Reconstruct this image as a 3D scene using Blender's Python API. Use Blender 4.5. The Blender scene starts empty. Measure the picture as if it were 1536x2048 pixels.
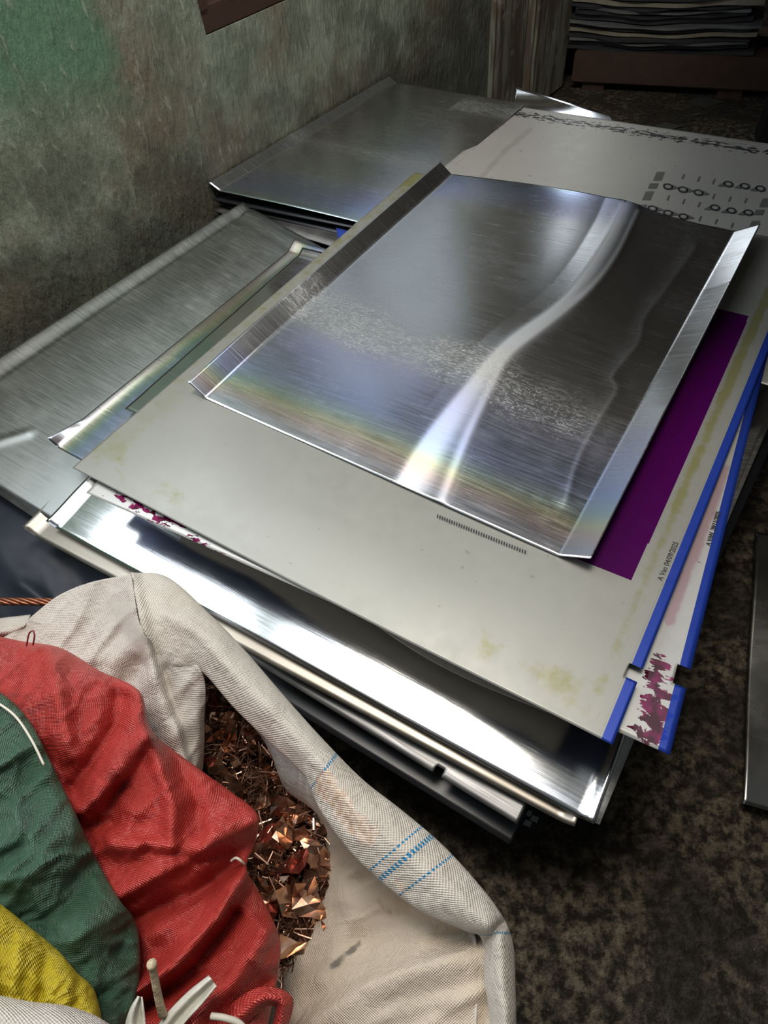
import bpy, bmesh, math, random
import numpy as np
from mathutils import Vector, noise as mnoise

# ------------------------------------------------------------------ camera, light, exposure
SC = bpy.context.scene
COL = SC.collection
FPX, PITCH, ROLL, HC = 1220.0, 52.25, -8.25, 1.15
_p, _r = math.radians(PITCH), math.radians(ROLL)
FW = np.array([0, math.cos(_p), -math.sin(_p)])
_R0 = np.array([1.0, 0, 0]); _U0 = np.cross(_R0, FW)
RT = math.cos(_r) * _R0 + math.sin(_r) * _U0
UP = -math.sin(_r) * _R0 + math.cos(_r) * _U0
cd = bpy.data.cameras.new('camera')
cam = bpy.data.objects.new('camera', cd); COL.objects.link(cam)
cd.sensor_fit = 'VERTICAL'; cd.sensor_height = 36.0; cd.lens = FPX / 2048 * 36.0
cd.clip_start = 0.02; cd.clip_end = 60
from mathutils import Matrix
cam.matrix_world = Matrix(((RT[0], UP[0], -FW[0], 0), (RT[1], UP[1], -FW[1], 0), (RT[2], UP[2], -FW[2], HC), (0, 0, 0, 1)))
SC.camera = cam
SC.view_settings.view_transform = 'Standard'; SC.view_settings.look = 'None'
SC.view_settings.gamma = 1.0; SC.view_settings.use_curve_mapping = False
SC.view_settings.exposure = 0.0

world = bpy.data.worlds.new('sky'); SC.world = world; world.use_nodes = True
_bg = world.node_tree.nodes['Background']
_bg.inputs[0].default_value = (0.75, 0.85, 1.0, 1); _bg.inputs[1].default_value = 1.0

CEIL = 2.75
SKY = (-0.80, 0.95, 0.45, 1.75)      # the opening in the roof: x0, x1, y0, y1


def area(name, loc, target, sx, sy, power, col):
    l = bpy.data.lights.new(name, 'AREA'); l.shape = 'RECTANGLE'; l.size = sx; l.size_y = sy
    l.energy = power; l.color = col
    o = bpy.data.objects.new(name, l); COL.objects.link(o); o.location = loc
    o.rotation_euler = (Vector(target) - Vector(loc)).to_track_quat('-Z', 'Y').to_euler()
    return o


area('roof_opening_light', (0.5 * (SKY[0] + SKY[1]), 0.5 * (SKY[2] + SKY[3]), CEIL + 0.10),
     (0.5 * (SKY[0] + SKY[1]), 0.5 * (SKY[2] + SKY[3]), 0), SKY[1] - SKY[0], SKY[3] - SKY[2], 16, (0.95, 0.97, 1.0))

area('roof_opening_bright_sky', (-0.05, 0.70, CEIL + 0.07), (-0.05, 0.70, 0), 0.75, 0.5, 37, (1.0, 0.92, 0.80))

# the left wall and its windows, two of them unseen and set for the reflections: t along the wall, z heights
WP = np.array([-0.375, 1.762]); WN = np.array([0.731, -0.682]); WT = np.array([0.682, 0.731])
SILL = 0.712; WL = 0.163; WH = 2.0; WR = 1.5
V0, V1, VZ0, VZ1 = -1.55, -0.16, 1.02, 2.65
WMID = 1.40
X0, X1, XZ0, XZ1 = 2.20, 3.40, 0.80, 2.0
#                         # first window: left pane glows dimly for the reflections, right gap added bright


def wall_pt(t, z, out=0.0):
    p = WP + WT * t + WN * out; return np.array([p[0], p[1], z])


for _n, _a, _b, _z0, _z1, _pw in (('unseen_window_light', WMID, WR, 0.76, WH, 1.2), ('unseen_window_light', X0, X1, XZ0, XZ1, 11), ('unseen_window_light', V0, V1, VZ0, VZ1, 34)):  # lamps behind out-of-view openings, set to brighten what the metal mirrors
    _c = wall_pt((_a + _b) / 2, (_z0 + _z1) / 2, -0.20)
    area(_n, tuple(_c), tuple(_c + np.array([WN[0], WN[1], 0])), _b - _a, _z1 - _z0, _pw, (0.86, 0.93, 1.0))

# ------------------------------------------------------------------ helpers


def W(u, v, z):
    """the point at height z that the photograph shows at pixel u, v"""
    d = FW + (u - 768) / FPX * RT - (v - 1024) / FPX * UP
    k = (z - HC) / d[2]
    return np.array([d[0] * k, d[1] * k, z])


def PX(P):
    P = np.asarray(P, float) - np.array([0, 0, HC])
    zc = P @ FW
    return np.stack([768 + FPX * (P @ RT) / zc, 1024 - FPX * (P @ UP) / zc], -1)


def on_wall(u, v, p0, n):
    d = FW + (u - 768) / FPX * RT - (v - 1024) / FPX * UP
    k = (p0 @ n) / (d[:2] @ n)
    return d * k + np.array([0, 0, HC])


def empty(name, loc, label=None, cat=None, group=None):
    o = bpy.data.objects.new(name, None); COL.objects.link(o); o.location = tuple(loc)
    o.empty_display_size = 0.05
    if label: tag(o, label, cat, group)
    return o


def tag(o, label=None, cat=None, group=None, kind=None):
    if label: o['label'] = label
    if cat: o['category'] = cat
    if group: o['group'] = group
    if kind: o['kind'] = kind
    return o


def link(name, me, mat=None, parent=None):
    o = bpy.data.objects.new(name, me); COL.objects.link(o)
    if mat: me.materials.append(mat)
    if parent:
        o.parent = parent
        o.matrix_parent_inverse = Matrix.Translation(-Vector(parent.location)) if parent.type == 'EMPTY' else Matrix()
    return o


def mesh(name, V, F, smooth=True):
    me = bpy.data.meshes.new(name)
    me.from_pydata([tuple(map(float, v)) for v in V], [], [tuple(map(int, f)) for f in F]); me.update()
    if smooth:
        me.polygons.foreach_set('use_smooth', [True] * len(me.polygons))
    return me


def grid_faces(nu, nv, off=0, skip=None):
    F = []
    for j in range(nv - 1):
        for i in range(nu - 1):
            if skip is not None and skip(i, j): continue
            a = off + j * nu + i
            F.append((a, a + 1, a + nu + 1, a + nu))
    return F


def catmull(C, n):
    """C: (k, d) control points -> n points along a Catmull-Rom curve"""
    C = np.asarray(C, float); k = len(C)
    if k == 2:
        t = np.linspace(0, 1, n)[:, None]; return C[0] * (1 - t) + C[1] * t
    P = np.vstack([2 * C[0] - C[1], C, 2 * C[-1] - C[-2]])
    x = np.linspace(0, k - 1, n); i = np.minimum(x.astype(int), k - 2); t = (x - i)[:, None]
    a, b, c, d = P[i], P[i + 1], P[i + 2], P[i + 3]
    return 0.5 * (2 * b + (c - a) * t + (2 * a - 5 * b + 4 * c - d) * t ** 2 + (3 * b - a - 3 * c + d) * t ** 3)


def surf(rows, nu, nv):
    """rows of (u, v, z) controls, all of one length -> (nv, nu, 3) array of u, v, z"""
    R = np.array([catmull(r, nu) for r in rows])
    return np.array([catmull(R[:, i], nv) for i in range(nu)]).transpose(1, 0, 2)


def seg_dist(U, Vv, line):
    best = np.full(U.shape, 1e9); along = np.zeros(U.shape)
    for (x0, y0), (x1, y1) in zip(line[:-1], line[1:]):
        dx, dy = x1 - x0, y1 - y0; L = dx * dx + dy * dy + 1e-9
        t = np.clip(((U - x0) * dx + (Vv - y0) * dy) / L, 0, 1)
        d = np.hypot(U - x0 - t * dx, Vv - y0 - t * dy)
        s = np.sign((U - x0) * dy - (Vv - y0) * dx)
        m = d < np.abs(best); best = np.where(m, d * np.where(s == 0, 1, s), best)
    return best


def ridge(U, Vv, line, amp, w, w2=None):
    """height of a fold along a line; w on one side, w2 on the other"""
    d = seg_dist(U, Vv, line)
    ww = np.where(d > 0, w, w if w2 is None else w2)
    return amp * np.exp(-(d / ww) ** 2)


def crease(U, V, sc, seed, ang=0.0, stretch=1.0):
    """sharp-crested wrinkles"""
    c, s = math.cos(ang), math.sin(ang); X = (U * c + V * s) / stretch; Y = -U * s + V * c
    a = 1 - 2.6 * np.abs(fbm(X, Y, sc, seed, 2)); b = 1 - 2.6 * np.abs(fbm(X, Y, sc * .45, seed + 5, 2))
    return np.clip(a, 0, 1) ** 2 + 0.4 * np.clip(b, 0, 1) ** 2


def blob(U, Vv, x, y, rx, ry=None, a=0):
    ry = ry or rx; a = math.radians(a); c, s = math.cos(a), math.sin(a)
    X = (U - x) * c + (Vv - y) * s; Y = -(U - x) * s + (Vv - y) * c
    return np.exp(-(X / rx) ** 2 - (Y / ry) ** 2)


def fbm(U, Vv, sc, seed, oc=3):
    """value noise on arrays"""
    out = np.zeros(U.shape); amp = 1.0; tot = 0
    for o in range(oc):
        x = U / sc * 2 ** o + seed * 17.3; y = Vv / sc * 2 ** o + seed * 9.1
        xi = np.floor(x); yi = np.floor(y); fx = x - xi; fy = y - yi
        fx = fx * fx * (3 - 2 * fx); fy = fy * fy * (3 - 2 * fy)
        h = lambda a, b: np.modf(np.abs(np.sin(a * 127.1 + b * 311.7 + seed * 3.7) * 43758.5453))[0]
        v = (h(xi, yi) * (1 - fx) + h(xi + 1, yi) * fx) * (1 - fy) + (h(xi, yi + 1) * (1 - fx) + h(xi + 1, yi + 1) * fx) * fy
        out += amp * (v - 0.5); tot += amp; amp *= 0.5
    return out / tot


def set_attr(me, name, arr):
    a = me.attributes.new(name, 'FLOAT', 'POINT'); a.data.foreach_set('value', np.asarray(arr, 'f').ravel())


def set_uv(me, uv):
    l = me.uv_layers.new(name='UVMap')
    vi = np.zeros(len(me.loops), 'i'); me.loops.foreach_get('vertex_index', vi)
    l.data.foreach_set('uv', np.asarray(uv, 'f')[vi].ravel())


def solid(o, th, off=-1):
    m = o.modifiers.new('thickness', 'SOLIDIFY'); m.thickness = th; m.offset = off; return o


class Sheet:
    """a thin metal sheet from four corners (front-left, front-right, back-right, back-left), each u, v, z or an xyz array"""
    def __init__(s, corners, nu=60, nv=60, xyz=False):
        s.K = [np.asarray(c, float) if xyz else W(*c) for c in corners]
        s.nu, s.nv = nu, nv

    def at(s, a, b):
        A, B, Cc, D = s.K
        a = np.asarray(a)[..., None]; b = np.asarray(b)[..., None]
        return A * (1 - a) * (1 - b) + B * a * (1 - b) + Cc * a * b + D * (1 - a) * b

    def st(s, u, v):
        """sheet coordinates 0..1 of a pixel"""
        a = b = 0.5
        for _ in range(30):
            P = s.at(a, b); Q = W(u, v, P[2]); d = (Q - P)[:2]
            e = 1e-4
            da = (s.at(a + e, b) - P)[:2] / e; db = (s.at(a, b + e) - P)[:2] / e
            x = np.linalg.solve(np.array([da, db]).T, d); a += x[0]; b += x[1]
        return float(a), float(b)

    def build(s, name, mat, dz=None, notches=(), attrs=None, parent=None, th=0.0012, offset=None):
        A = set(np.linspace(0, 1, s.nu)); B = set(np.linspace(0, 1, s.nv))
        for a0, a1, b0, b1 in notches: A |= {a0, a1}; B |= {b0, b1}
        A = np.array(sorted(x for x in A if 0 <= x <= 1)); B = np.array(sorted(x for x in B if 0 <= x <= 1))
        aa, bb = np.meshgrid(A, B)
        P = s.at(aa, bb)
        uvp = PX(P); U, Vv = uvp[..., 0], uvp[..., 1]
        if dz is not None: P[..., 2] += dz(aa, bb, U, Vv)
        if offset is not None: P = P + offset(aa, bb, U, Vv)
        nu, nv = len(A), len(B)

        def skip(i, j):
            ca, cb = (A[i] + A[i + 1]) / 2, (B[j] + B[j + 1]) / 2
            return any(a0 < ca < a1 and b0 < cb < b1 for a0, a1, b0, b1 in notches)
        me = mesh(name, P.reshape(-1, 3), grid_faces(nu, nv, 0, skip if notches else None))
        w = np.linalg.norm(s.K[1] - s.K[0]); h = np.linalg.norm(s.K[3] - s.K[0])
        set_uv(me, np.stack([aa * w, bb * h], -1).reshape(-1, 2))
        s.w, s.h = w, h
        for k, f in (attrs or {}).items(): set_attr(me, k, f(aa, bb, U, Vv) * np.ones_like(U))
        o = link(name, me, mat, parent)
        solid(o, th)
        s.P, s.o = P, o
        return o


# ------------------------------------------------------------------ materials
class N:
    def __init__(s, name):
        s.m = bpy.data.materials.new(name); s.m.use_nodes = True
        s.t = s.m.node_tree; s.b = s.t.nodes['Principled BSDF']

    def n(s, typ, **kw):
        x = s.t.nodes.new(typ)
        for k, v in kw.items(): setattr(x, k, v)
        return x

    def put(s, sock, v):
        if hasattr(v, 'is_output') or isinstance(v, bpy.types.NodeSocket): s.t.links.new(v, sock)
        elif isinstance(v, (tuple, list)) and len(v) == 3 and sock.type == 'RGBA': sock.default_value = (*v, 1)
        else: sock.default_value = v

    def set(s, **kw):
        for k, v in kw.items(): s.put(s.b.inputs[k.replace('_', ' ')], v)
        return s

    def math(s, op, a, b=0.0, c=0.0, clamp=False):
        x = s.n('ShaderNodeMath', operation=op, use_clamp=clamp)
        s.put(x.inputs[0], a); s.put(x.inputs[1], b); s.put(x.inputs[2], c); return x.outputs[0]

    def mix(s, f, a, b, mode='MIX'):
        x = s.n('ShaderNodeMix', data_type='RGBA', blend_type=mode)
        s.put(x.inputs[0], f); s.put(x.inputs[6], a); s.put(x.inputs[7], b); return x.outputs[2]

    def ss(s, v, lo, hi, a=0.0, b=1.0):
        x = s.n('ShaderNodeMapRange', interpolation_type='SMOOTHSTEP')
        s.put(x.inputs[0], v); s.put(x.inputs[1], lo); s.put(x.inputs[2], hi); s.put(x.inputs[3], a); s.put(x.inputs[4], b)
        return x.outputs[0]

    def co(s, which='Object', scale=(1, 1, 1), rot=(0, 0, 0)):
        t = s.n('ShaderNodeTexCoord'); mp = s.n('ShaderNodeMapping')
        s.t.links.new(t.outputs[which], mp.inputs[0])
        mp.inputs['Scale'].default_value = scale; mp.inputs['Rotation'].default_value = rot
        return mp.outputs[0]

    def noise(s, vec, scale, detail=4.0, rough=0.55, dist=0.0):
        x = s.n('ShaderNodeTexNoise')
        if vec is not None: s.t.links.new(vec, x.inputs['Vector'])
        x.inputs['Scale'].default_value = scale; x.inputs['Detail'].default_value = detail
        x.inputs['Roughness'].default_value = rough; x.inputs['Distortion'].default_value = dist
        return x.outputs[0]

    def vor(s, vec, scale, feature='F1'):
        x = s.n('ShaderNodeTexVoronoi', feature=feature); s.t.links.new(vec, x.inputs['Vector'])
        x.inputs['Scale'].default_value = scale; return x.outputs['Distance']

    def attr(s, name):
        x = s.n('ShaderNodeAttribute'); x.attribute_name = name; return x.outputs['Fac']

    def uvw(s):
        t = s.n('ShaderNodeTexCoord'); x = s.n('ShaderNodeSeparateXYZ'); s.t.links.new(t.outputs['UV'], x.inputs[0])
        return x.outputs[0], x.outputs[1]

    def box(s, x, y, x0, x1, y0, y1):
        a = s.math('MULTIPLY', s.math('GREATER_THAN', x, x0), s.math('LESS_THAN', x, x1))
        b = s.math('MULTIPLY', s.math('GREATER_THAN', y, y0), s.math('LESS_THAN', y, y1))
        return s.math('MULTIPLY', a, b)

    def bump(s, h, strength=0.3, dist=0.01):
        x = s.n('ShaderNodeBump'); s.put(x.inputs['Height'], h)
        x.inputs['Strength'].default_value = strength; x.inputs['Distance'].default_value = dist
        s.t.links.new(x.outputs[0], s.b.inputs['Normal']); return s

    def ramp(s, f, stops):
        x = s.n('ShaderNodeValToRGB'); s.put(x.inputs[0], f)
        e = x.color_ramp.elements
        while len(e) < len(stops): e.new(0.5)
        for k, (p, c) in zip(e, stops): k.position = p; k.color = (*c, 1)
        return x.outputs[0]


def metal(name, rough=0.2, col=(0.72, 0.73, 0.74), grime=0.3, film_sheen=False, scratch=0.25, streak=(1, 25, 1)):
    m = N(name)
    uv = m.co('UV', streak)
    br = m.noise(uv, 9, 6, 0.65)
    big = m.noise(m.co('UV'), 5, 5, 0.6)
    fine = m.noise(m.co('UV'), 24, 6, 0.7)
    g = m.ss(m.math('ADD', m.math('MULTIPLY', big, 0.75), m.math('MULTIPLY', fine, 0.25)), 0.42, 0.80)
    r = m.math('ADD', rough, m.math('MULTIPLY', m.math('SUBTRACT', br, 0.5), rough * 1.1))
    r = m.math('ADD', r, m.math('MULTIPLY', g, 0.22 * grime + 0.05))
    # long fine scratches
    sc = m.noise(m.co('UV', (3, 160, 1), (0, 0, 0.35)), 3.0, 2, 0.5)
    sm = m.ss(sc, 0.70, 0.76)
    r = m.math('ADD', r, m.math('MULTIPLY', sm, scratch))
    base = m.mix(m.math('MULTIPLY', g, grime), col, (0.56, 0.55, 0.50))
    if film_sheen:
        f = m.attr('film_sheen')  # rainbow sheen painted into the base colour as fixed bands
        base = m.mix(m.math('MULTIPLY', m.ss(f, 0.02, 0.12), 0.8), base, m.ramp(f, [
            (0.0, (0.76, 0.77, 0.79)), (0.2, (0.64, 0.67, 0.90)), (0.42, (0.52, 0.63, 0.95)), (0.56, (0.56, 0.72, 0.68)),
            (0.66, (0.78, 0.78, 0.52)), (0.76, (0.78, 0.64, 0.58)), (0.88, (0.66, 0.67, 0.76)), (1.0, (0.80, 0.80, 0.78))]))
        wet = m.attr('wet')
        wv = m.noise(m.co('UV', (1, 2.6, 1)), 34, 4, 0.65, 1.4)
        ring = m.math('MULTIPLY', m.ss(m.math('ABSOLUTE', m.math('SUBTRACT', wv, 0.52)), 0.030, 0.006), m.ss(wet, 0.25, 0.6))
        base = m.mix(m.math('MULTIPLY', m.ss(wet, 0.1, 0.7), 0.35), base, (0.60, 0.58, 0.50))
        base = m.mix(m.math('MULTIPLY', ring, 0.55), base, (0.92, 0.92, 0.90))
        r = m.math('ADD', r, m.math('ADD', m.math('MULTIPLY', wet, 0.12), m.math('MULTIPLY', ring, 0.16)))
        sf = m.attr('scuff')                     # rubbed, matt metal along creases
        r = m.math('ADD', m.math('MULTIPLY', r, m.math('SUBTRACT', 1.0, sf)), m.math('MULTIPLY', sf, 0.62))
    m.set(Base_Color=base, Metallic=1.0, Roughness=r)
    m.bump(m.math('ADD', m.math('MULTIPLY', br, 0.5), m.math('MULTIPLY', big, 0.5)), 0.06, 0.004)
    return m.m


def plain(name, col, rough=0.6, metal_=0.0, var=0.25, scale=12.0, bump=0.2):
    m = N(name); n = m.noise(m.co('Object'), scale, 5)
    m.set(Base_Color=m.mix(m.math('MULTIPLY', n, 1.0), tuple(c * (1 - var) for c in col), tuple(min(1, c * (1 + var)) for c in col)),
          Roughness=rough, Metallic=metal_)
    if bump: m.bump(n, bump, 0.01)
    return m.m


def woven(name, col, rough=0.5, shade=0.3, dirt=0.3, dirtcol=(0.36, 0.26, 0.16), weave=560, spec=0.5, stripes=None):
    """polypropylene sack weave; UV in metres"""
    m = N(name)
    x, y = m.uvw()
    wx = m.math('SINE', m.math('MULTIPLY', x, weave * 6.283 / 2)); wy = m.math('SINE', m.math('MULTIPLY', y, weave * 6.283 / 2))
    wv = m.math('MULTIPLY', wx, wy)
    big = m.noise(m.co('Object'), 7, 5, 0.6); sm = m.noise(m.co('Object'), 45, 4, 0.6)
    c = m.mix(m.math('MULTIPLY', m.ss(wv, -0.6, 0.6), 1.0), tuple(k * (1 - shade) for k in col), col)
    c = m.mix(m.math('MULTIPLY', m.ss(m.math('ADD', m.math('MULTIPLY', big, 0.7), m.math('MULTIPLY', sm, 0.3)), 0.48, 0.72), dirt), c, dirtcol)
    if stripes:
        for s0, s1, bounds in stripes:
            b = m.box(x, y, s0, s1, *bounds)
            d = m.math('GREATER_THAN', m.math('SINE', m.math('MULTIPLY', y, 6.283 * 210)), -0.25)
            c = m.mix(m.math('MULTIPLY', b, d), c, (0.03, 0.22, 0.42))
        pass
    if True:
        dk = m.attr('smudge')
        c = m.mix(m.math('MULTIPLY', m.ss(m.math('ADD', dk, m.math('MULTIPLY', m.math('SUBTRACT', sm, 0.5), 2.6)), 0.45, 1.1), 0.8), c, (0.10, 0.09, 0.08))
    if stripes:
        w = m.attr('worn')
        wn = m.math('MULTIPLY', m.ss(m.math('ADD', w, m.math('MULTIPLY', m.math('SUBTRACT', sm, 0.5), 1.8)), 0.45, 0.65), 0.8)
        c = m.mix(wn, c, m.mix(m.ss(m.noise(m.co('Object'), 160, 3), 0.4, 0.6), (0.58, 0.40, 0.28), (0.78, 0.64, 0.52)))
    m.set(Base_Color=c, Roughness=rough)
    m.b.inputs['Specular IOR Level'].default_value = spec
    cr = m.noise(m.co('Object', (1, 1, 1)), 55, 5, 0.65, 0.8)
    m.bump(m.math('ADD', m.math('MULTIPLY', wv, 0.12), m.math('MULTIPLY', cr, 1.0)), 0.75, 0.006)
    return m.m


# ------------------------------------------------------------------ the room
def box_bm(bm, c0, ax, ay, az):
    """box from a corner and three edge vectors"""
    c0 = Vector(c0); ax, ay, az = Vector(ax), Vector(ay), Vector(az)
    v = [bm.verts.new(c0 + ax * i + ay * j + az * k) for k in (0, 1) for j in (0, 1) for i in (0, 1)]
    for f in ((0, 2, 3, 1), (4, 5, 7, 6), (0, 1, 5, 4), (1, 3, 7, 5), (3, 2, 6, 7), (2, 0, 4, 6)):
        bm.faces.new([v[i] for i in f])


def from_bm(name, bm, mat, parent=None, bevel=0.0, smooth=False):
    bmesh.ops.recalc_face_normals(bm, faces=bm.faces)
    if bevel: bmesh.ops.bevel(bm, geom=bm.edges[:], offset=bevel, segments=2, affect='EDGES')
    me = bpy.data.meshes.new(name); bm.to_mesh(me); bm.free()
    if smooth: me.polygons.foreach_set('use_smooth', [True] * len(me.polygons))
    return link(name, me, mat, parent)


# wall material: green limewash, worn brown, trowel streaks
m = N('green_plaster')
oc = m.co('Object')
big = m.noise(oc, 2.2, 6, 0.62); mid = m.noise(oc, 9, 5, 0.6); fin = m.noise(m.co('Object', (1, 1, 0.40)), 62, 5, 0.6, 0.15)
sep = m.n('ShaderNodeSeparateXYZ'); m.t.links.new(oc, sep.inputs[0])
# how far along the wall: the fresh green patch is at the left end
along = m.math('ADD', m.math('MULTIPLY', m.math('ADD', sep.outputs[0], 0.375), 0.682), m.math('MULTIPLY', m.math('SUBTRACT', sep.outputs[1], 1.762), 0.731))
col = m.mix(m.ss(mid, 0.38, 0.66), (0.162, 0.190, 0.135), (0.275, 0.312, 0.238))
col = m.mix(m.ss(big, 0.45, 0.66), col, (0.185, 0.155, 0.105))
gp = m.math('MULTIPLY', m.ss(m.math('ADD', along, m.math('MULTIPLY', m.math('SUBTRACT', mid, 0.5), 0.16)), -0.06, -0.13),
            m.ss(m.math('ADD', sep.outputs[2], m.math('MULTIPLY', m.math('SUBTRACT', big, 0.5), 0.35)), 0.62, 0.80))
col = m.mix(m.math('MULTIPLY', gp, 0.85), col, (0.115, 0.245, 0.150))
st = m.noise(m.co('Object', (1, 1, 0.16)), 14, 4, 0.65)
col = m.mix(m.math('MULTIPLY', m.ss(st, 0.56, 0.72), 0.6), col, (0.12, 0.075, 0.065))
col = m.mix(m.math('MULTIPLY', m.ss(fin, 0.56, 0.70), 0.5), col, (0.42, 0.44, 0.36))
col = m.mix(m.math('MULTIPLY', m.ss(m.math('ADD', sep.outputs[2], m.math('MULTIPLY', m.math('SUBTRACT', mid, 0.5), 0.5)), 0.62, 0.36), 0.65), col, (0.070, 0.068, 0.050))  # dimness of the wall's lower part put into the colour, with a noisy edge
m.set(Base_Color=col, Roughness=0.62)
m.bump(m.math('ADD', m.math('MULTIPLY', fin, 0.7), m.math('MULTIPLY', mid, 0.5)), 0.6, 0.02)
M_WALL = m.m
M_DARK = plain('sooty_plaster', (0.045, 0.042, 0.036), 0.9, var=0.4, scale=5)
M_CEIL = plain('corrugated_roof_underside', (0.40, 0.41, 0.41), 0.7, var=0.3, scale=3)
M_REDWOOD = plain('brown_painted_timber', (0.055, 0.028, 0.018), 0.6, var=0.35, scale=18)

# left wall with the window opening: strips around it
TH = 0.16
bm = bmesh.new()
t0, t1 = -2.6, 2.05
for a, b, z0, z1 in ((t0, V0, 0, CEIL), (V0, V1, 0, VZ0), (V0, V1, VZ1, CEIL), (V1, WL, 0, CEIL), (WL, WR, 0, SILL), (WL, WR, WH, CEIL), (WR, t1, 0, CEIL), (t1, 3.55, 0, XZ0), (t1, 3.55, XZ1, CEIL), (t1, X0, XZ0, XZ1), (X1, 3.55, XZ0, XZ1)):
    box_bm(bm, wall_pt(a, z0, -TH), (*(WT * (b - a)), 0), (*(WN * TH), 0), (0, 0, z1 - z0))
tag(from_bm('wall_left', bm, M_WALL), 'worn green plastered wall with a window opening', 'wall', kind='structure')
# window: brown frame set back in the opening, dark beyond
win = empty('window_1', wall_pt(0.65, SILL, -0.1)); tag(win, 'dark window opening with brown timber frame', 'window', kind='structure')
bm = bmesh.new()
for a, b, z0, z1 in ((WL, WR, SILL, SILL + 0.05), (WL, WL + 0.03, SILL + .035, WH), (WR - 0.03, WR, SILL + .035, WH), (WL, WR, WH - 0.035, WH)):
    box_bm(bm, wall_pt(a, z0, -0.064), (*(WT * (b - a)), 0), (*(WN * 0.06), 0), (0, 0, z1 - z0))
from_bm('frame', bm, M_REDWOOD, win, 0.003)
bm = bmesh.new()
box_bm(bm, wall_pt(0.30, SILL + .035, -0.10), (*(WT * 0.022), 0), (*(WN * 0.03), 0), (0, 0, WH - SILL - .07))
box_bm(bm, wall_pt(0.62, SILL + .035, -0.10), (*(WT * 0.022), 0), (*(WN * 0.03), 0), (0, 0, WH - SILL - .07))
from_bm('mullion', bm, M_REDWOOD, win, 0.002)
bm = bmesh.new()
box_bm(bm, wall_pt(WL, SILL, -0.135), (*(WT * (WMID - WL)), 0), (*(WN * 0.012), 0), (0, 0, 0.20))
from_bm('dark_backing', bm, plain('window_dark', (0.006, 0.006, 0.006), 0.8, bump=0), win)  # black board put in for the darkness behind the window's foot
bm = bmesh.new()
box_bm(bm, wall_pt(WL, SILL + 0.20, -0.135), (*(WT * (WMID - WL)), 0), (*(WN * 0.008), 0), (0, 0, WH - SILL - 0.20))
mg = N('glowing_pane'); mg.set(Base_Color=(0.1, 0.11, 0.12), Roughness=0.5, Emission_Color=(0.80, 0.90, 1.0)); mg.b.inputs['Emission Strength'].default_value = 0.42  # pane given its own glow, to be mirrored in the loose sheet
from_bm('glow_pane', bm, mg.m, win)

win = empty('unseen_window_2', wall_pt((V0 + V1) / 2, VZ0, -0.1)); tag(win, 'unseen bright window in the green wall, sized for the mirror sheet', 'window', kind='structure')  # out of view; placed so the front mirror sheet reflects brightness
bm = bmesh.new()
for a, b, z0, z1 in ((V0, V1, VZ0, VZ0 + 0.035), (V0, V0 + 0.03, VZ0 + .035, VZ1 - .035), (V1 - 0.03, V1, VZ0 + .035, VZ1 - .035), (V0, V1, VZ1 - 0.035, VZ1)):
    box_bm(bm, wall_pt(a, z0, -0.11), (*(WT * (b - a)), 0), (*(WN * 0.06), 0), (0, 0, z1 - z0))
from_bm('frame', bm, M_REDWOOD, win, 0.003)  # frame of the unseen window

win = empty('unseen_window_3', wall_pt((X0 + X1) / 2, XZ0, -0.1)); tag(win, 'unseen window added beyond the column to brighten the sheet ridge', 'window', kind='structure')  # added out of view so the loose sheet's ridge mirrors a bright opening
bm = bmesh.new()
for a, b, z0, z1 in ((X0, X1, XZ0, XZ0 + 0.035), (X0, X0 + 0.03, XZ0 + .035, XZ1 - .035), (X1 - 0.03, X1, XZ0 + .035, XZ1 - .035), (X0, X1, XZ1 - 0.035, XZ1)):
    box_bm(bm, wall_pt(a, z0, -0.11), (*(WT * (b - a)), 0), (*(WN * 0.06), 0), (0, 0, z1 - z0))
from_bm('frame', bm, M_REDWOOD, win, 0.003)

# unseen slab added over the back right corner to keep that part dark
bm = bmesh.new()
lo = [(0.17, 0.78), (1.55, 0.50), (3.1, 0.40), (3.1, 4.3), (2.3, 4.3), (0.50, 1.37)]
vs = [[bm.verts.new((x, y, z)) for x, y in lo] for z in (1.30, 1.36)]
bm.faces.new(vs[0][::-1]); bm.faces.new(vs[1])
for i in range(len(lo)): bm.faces.new((vs[0][i], vs[0][(i + 1) % len(lo)], vs[1][(i + 1) % len(lo)], vs[1][i]))
tag(from_bm('unseen_shade_slab', bm, plain('shade_slab_boards', (0.20, 0.165, 0.125), 0.8, var=0.4, scale=6)), 'unseen slab added to shade the back right', 'ceiling', kind='structure')

# column at the end of the wall
colm = N('grimy_column_plaster')
oc = colm.co('Object', (1, 1, 0.12)); a = colm.noise(oc, 26, 4, 0.6); b = colm.noise(colm.co('Object'), 14, 5)
c = colm.mix(colm.ss(a, 0.42, 0.6), (0.12, 0.092, 0.062), (0.24, 0.25, 0.19))
c = colm.mix(colm.math('MULTIPLY', colm.ss(b, 0.58, 0.7), 0.7), c, (0.36, 0.32, 0.26))
colm.set(Base_Color=c, Roughness=0.8); colm.bump(a, 0.5, 0.02)
bm = bmesh.new()
for (a0, a1, out, r) in ((1.55, 1.80, 0.035, 0.012), (1.80, 2.14, 0.075, 0.035)):
    box_bm(bm, wall_pt(a0, 0, -0.05), (*(WT * (a1 - a0)), 0), (*(WN * (0.05 + out)), 0), (0, 0, CEIL))
tag(from_bm('column', bm, colm.m, bevel=0.012), 'stained plaster column at the end of the green wall', 'column', kind='structure')

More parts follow.
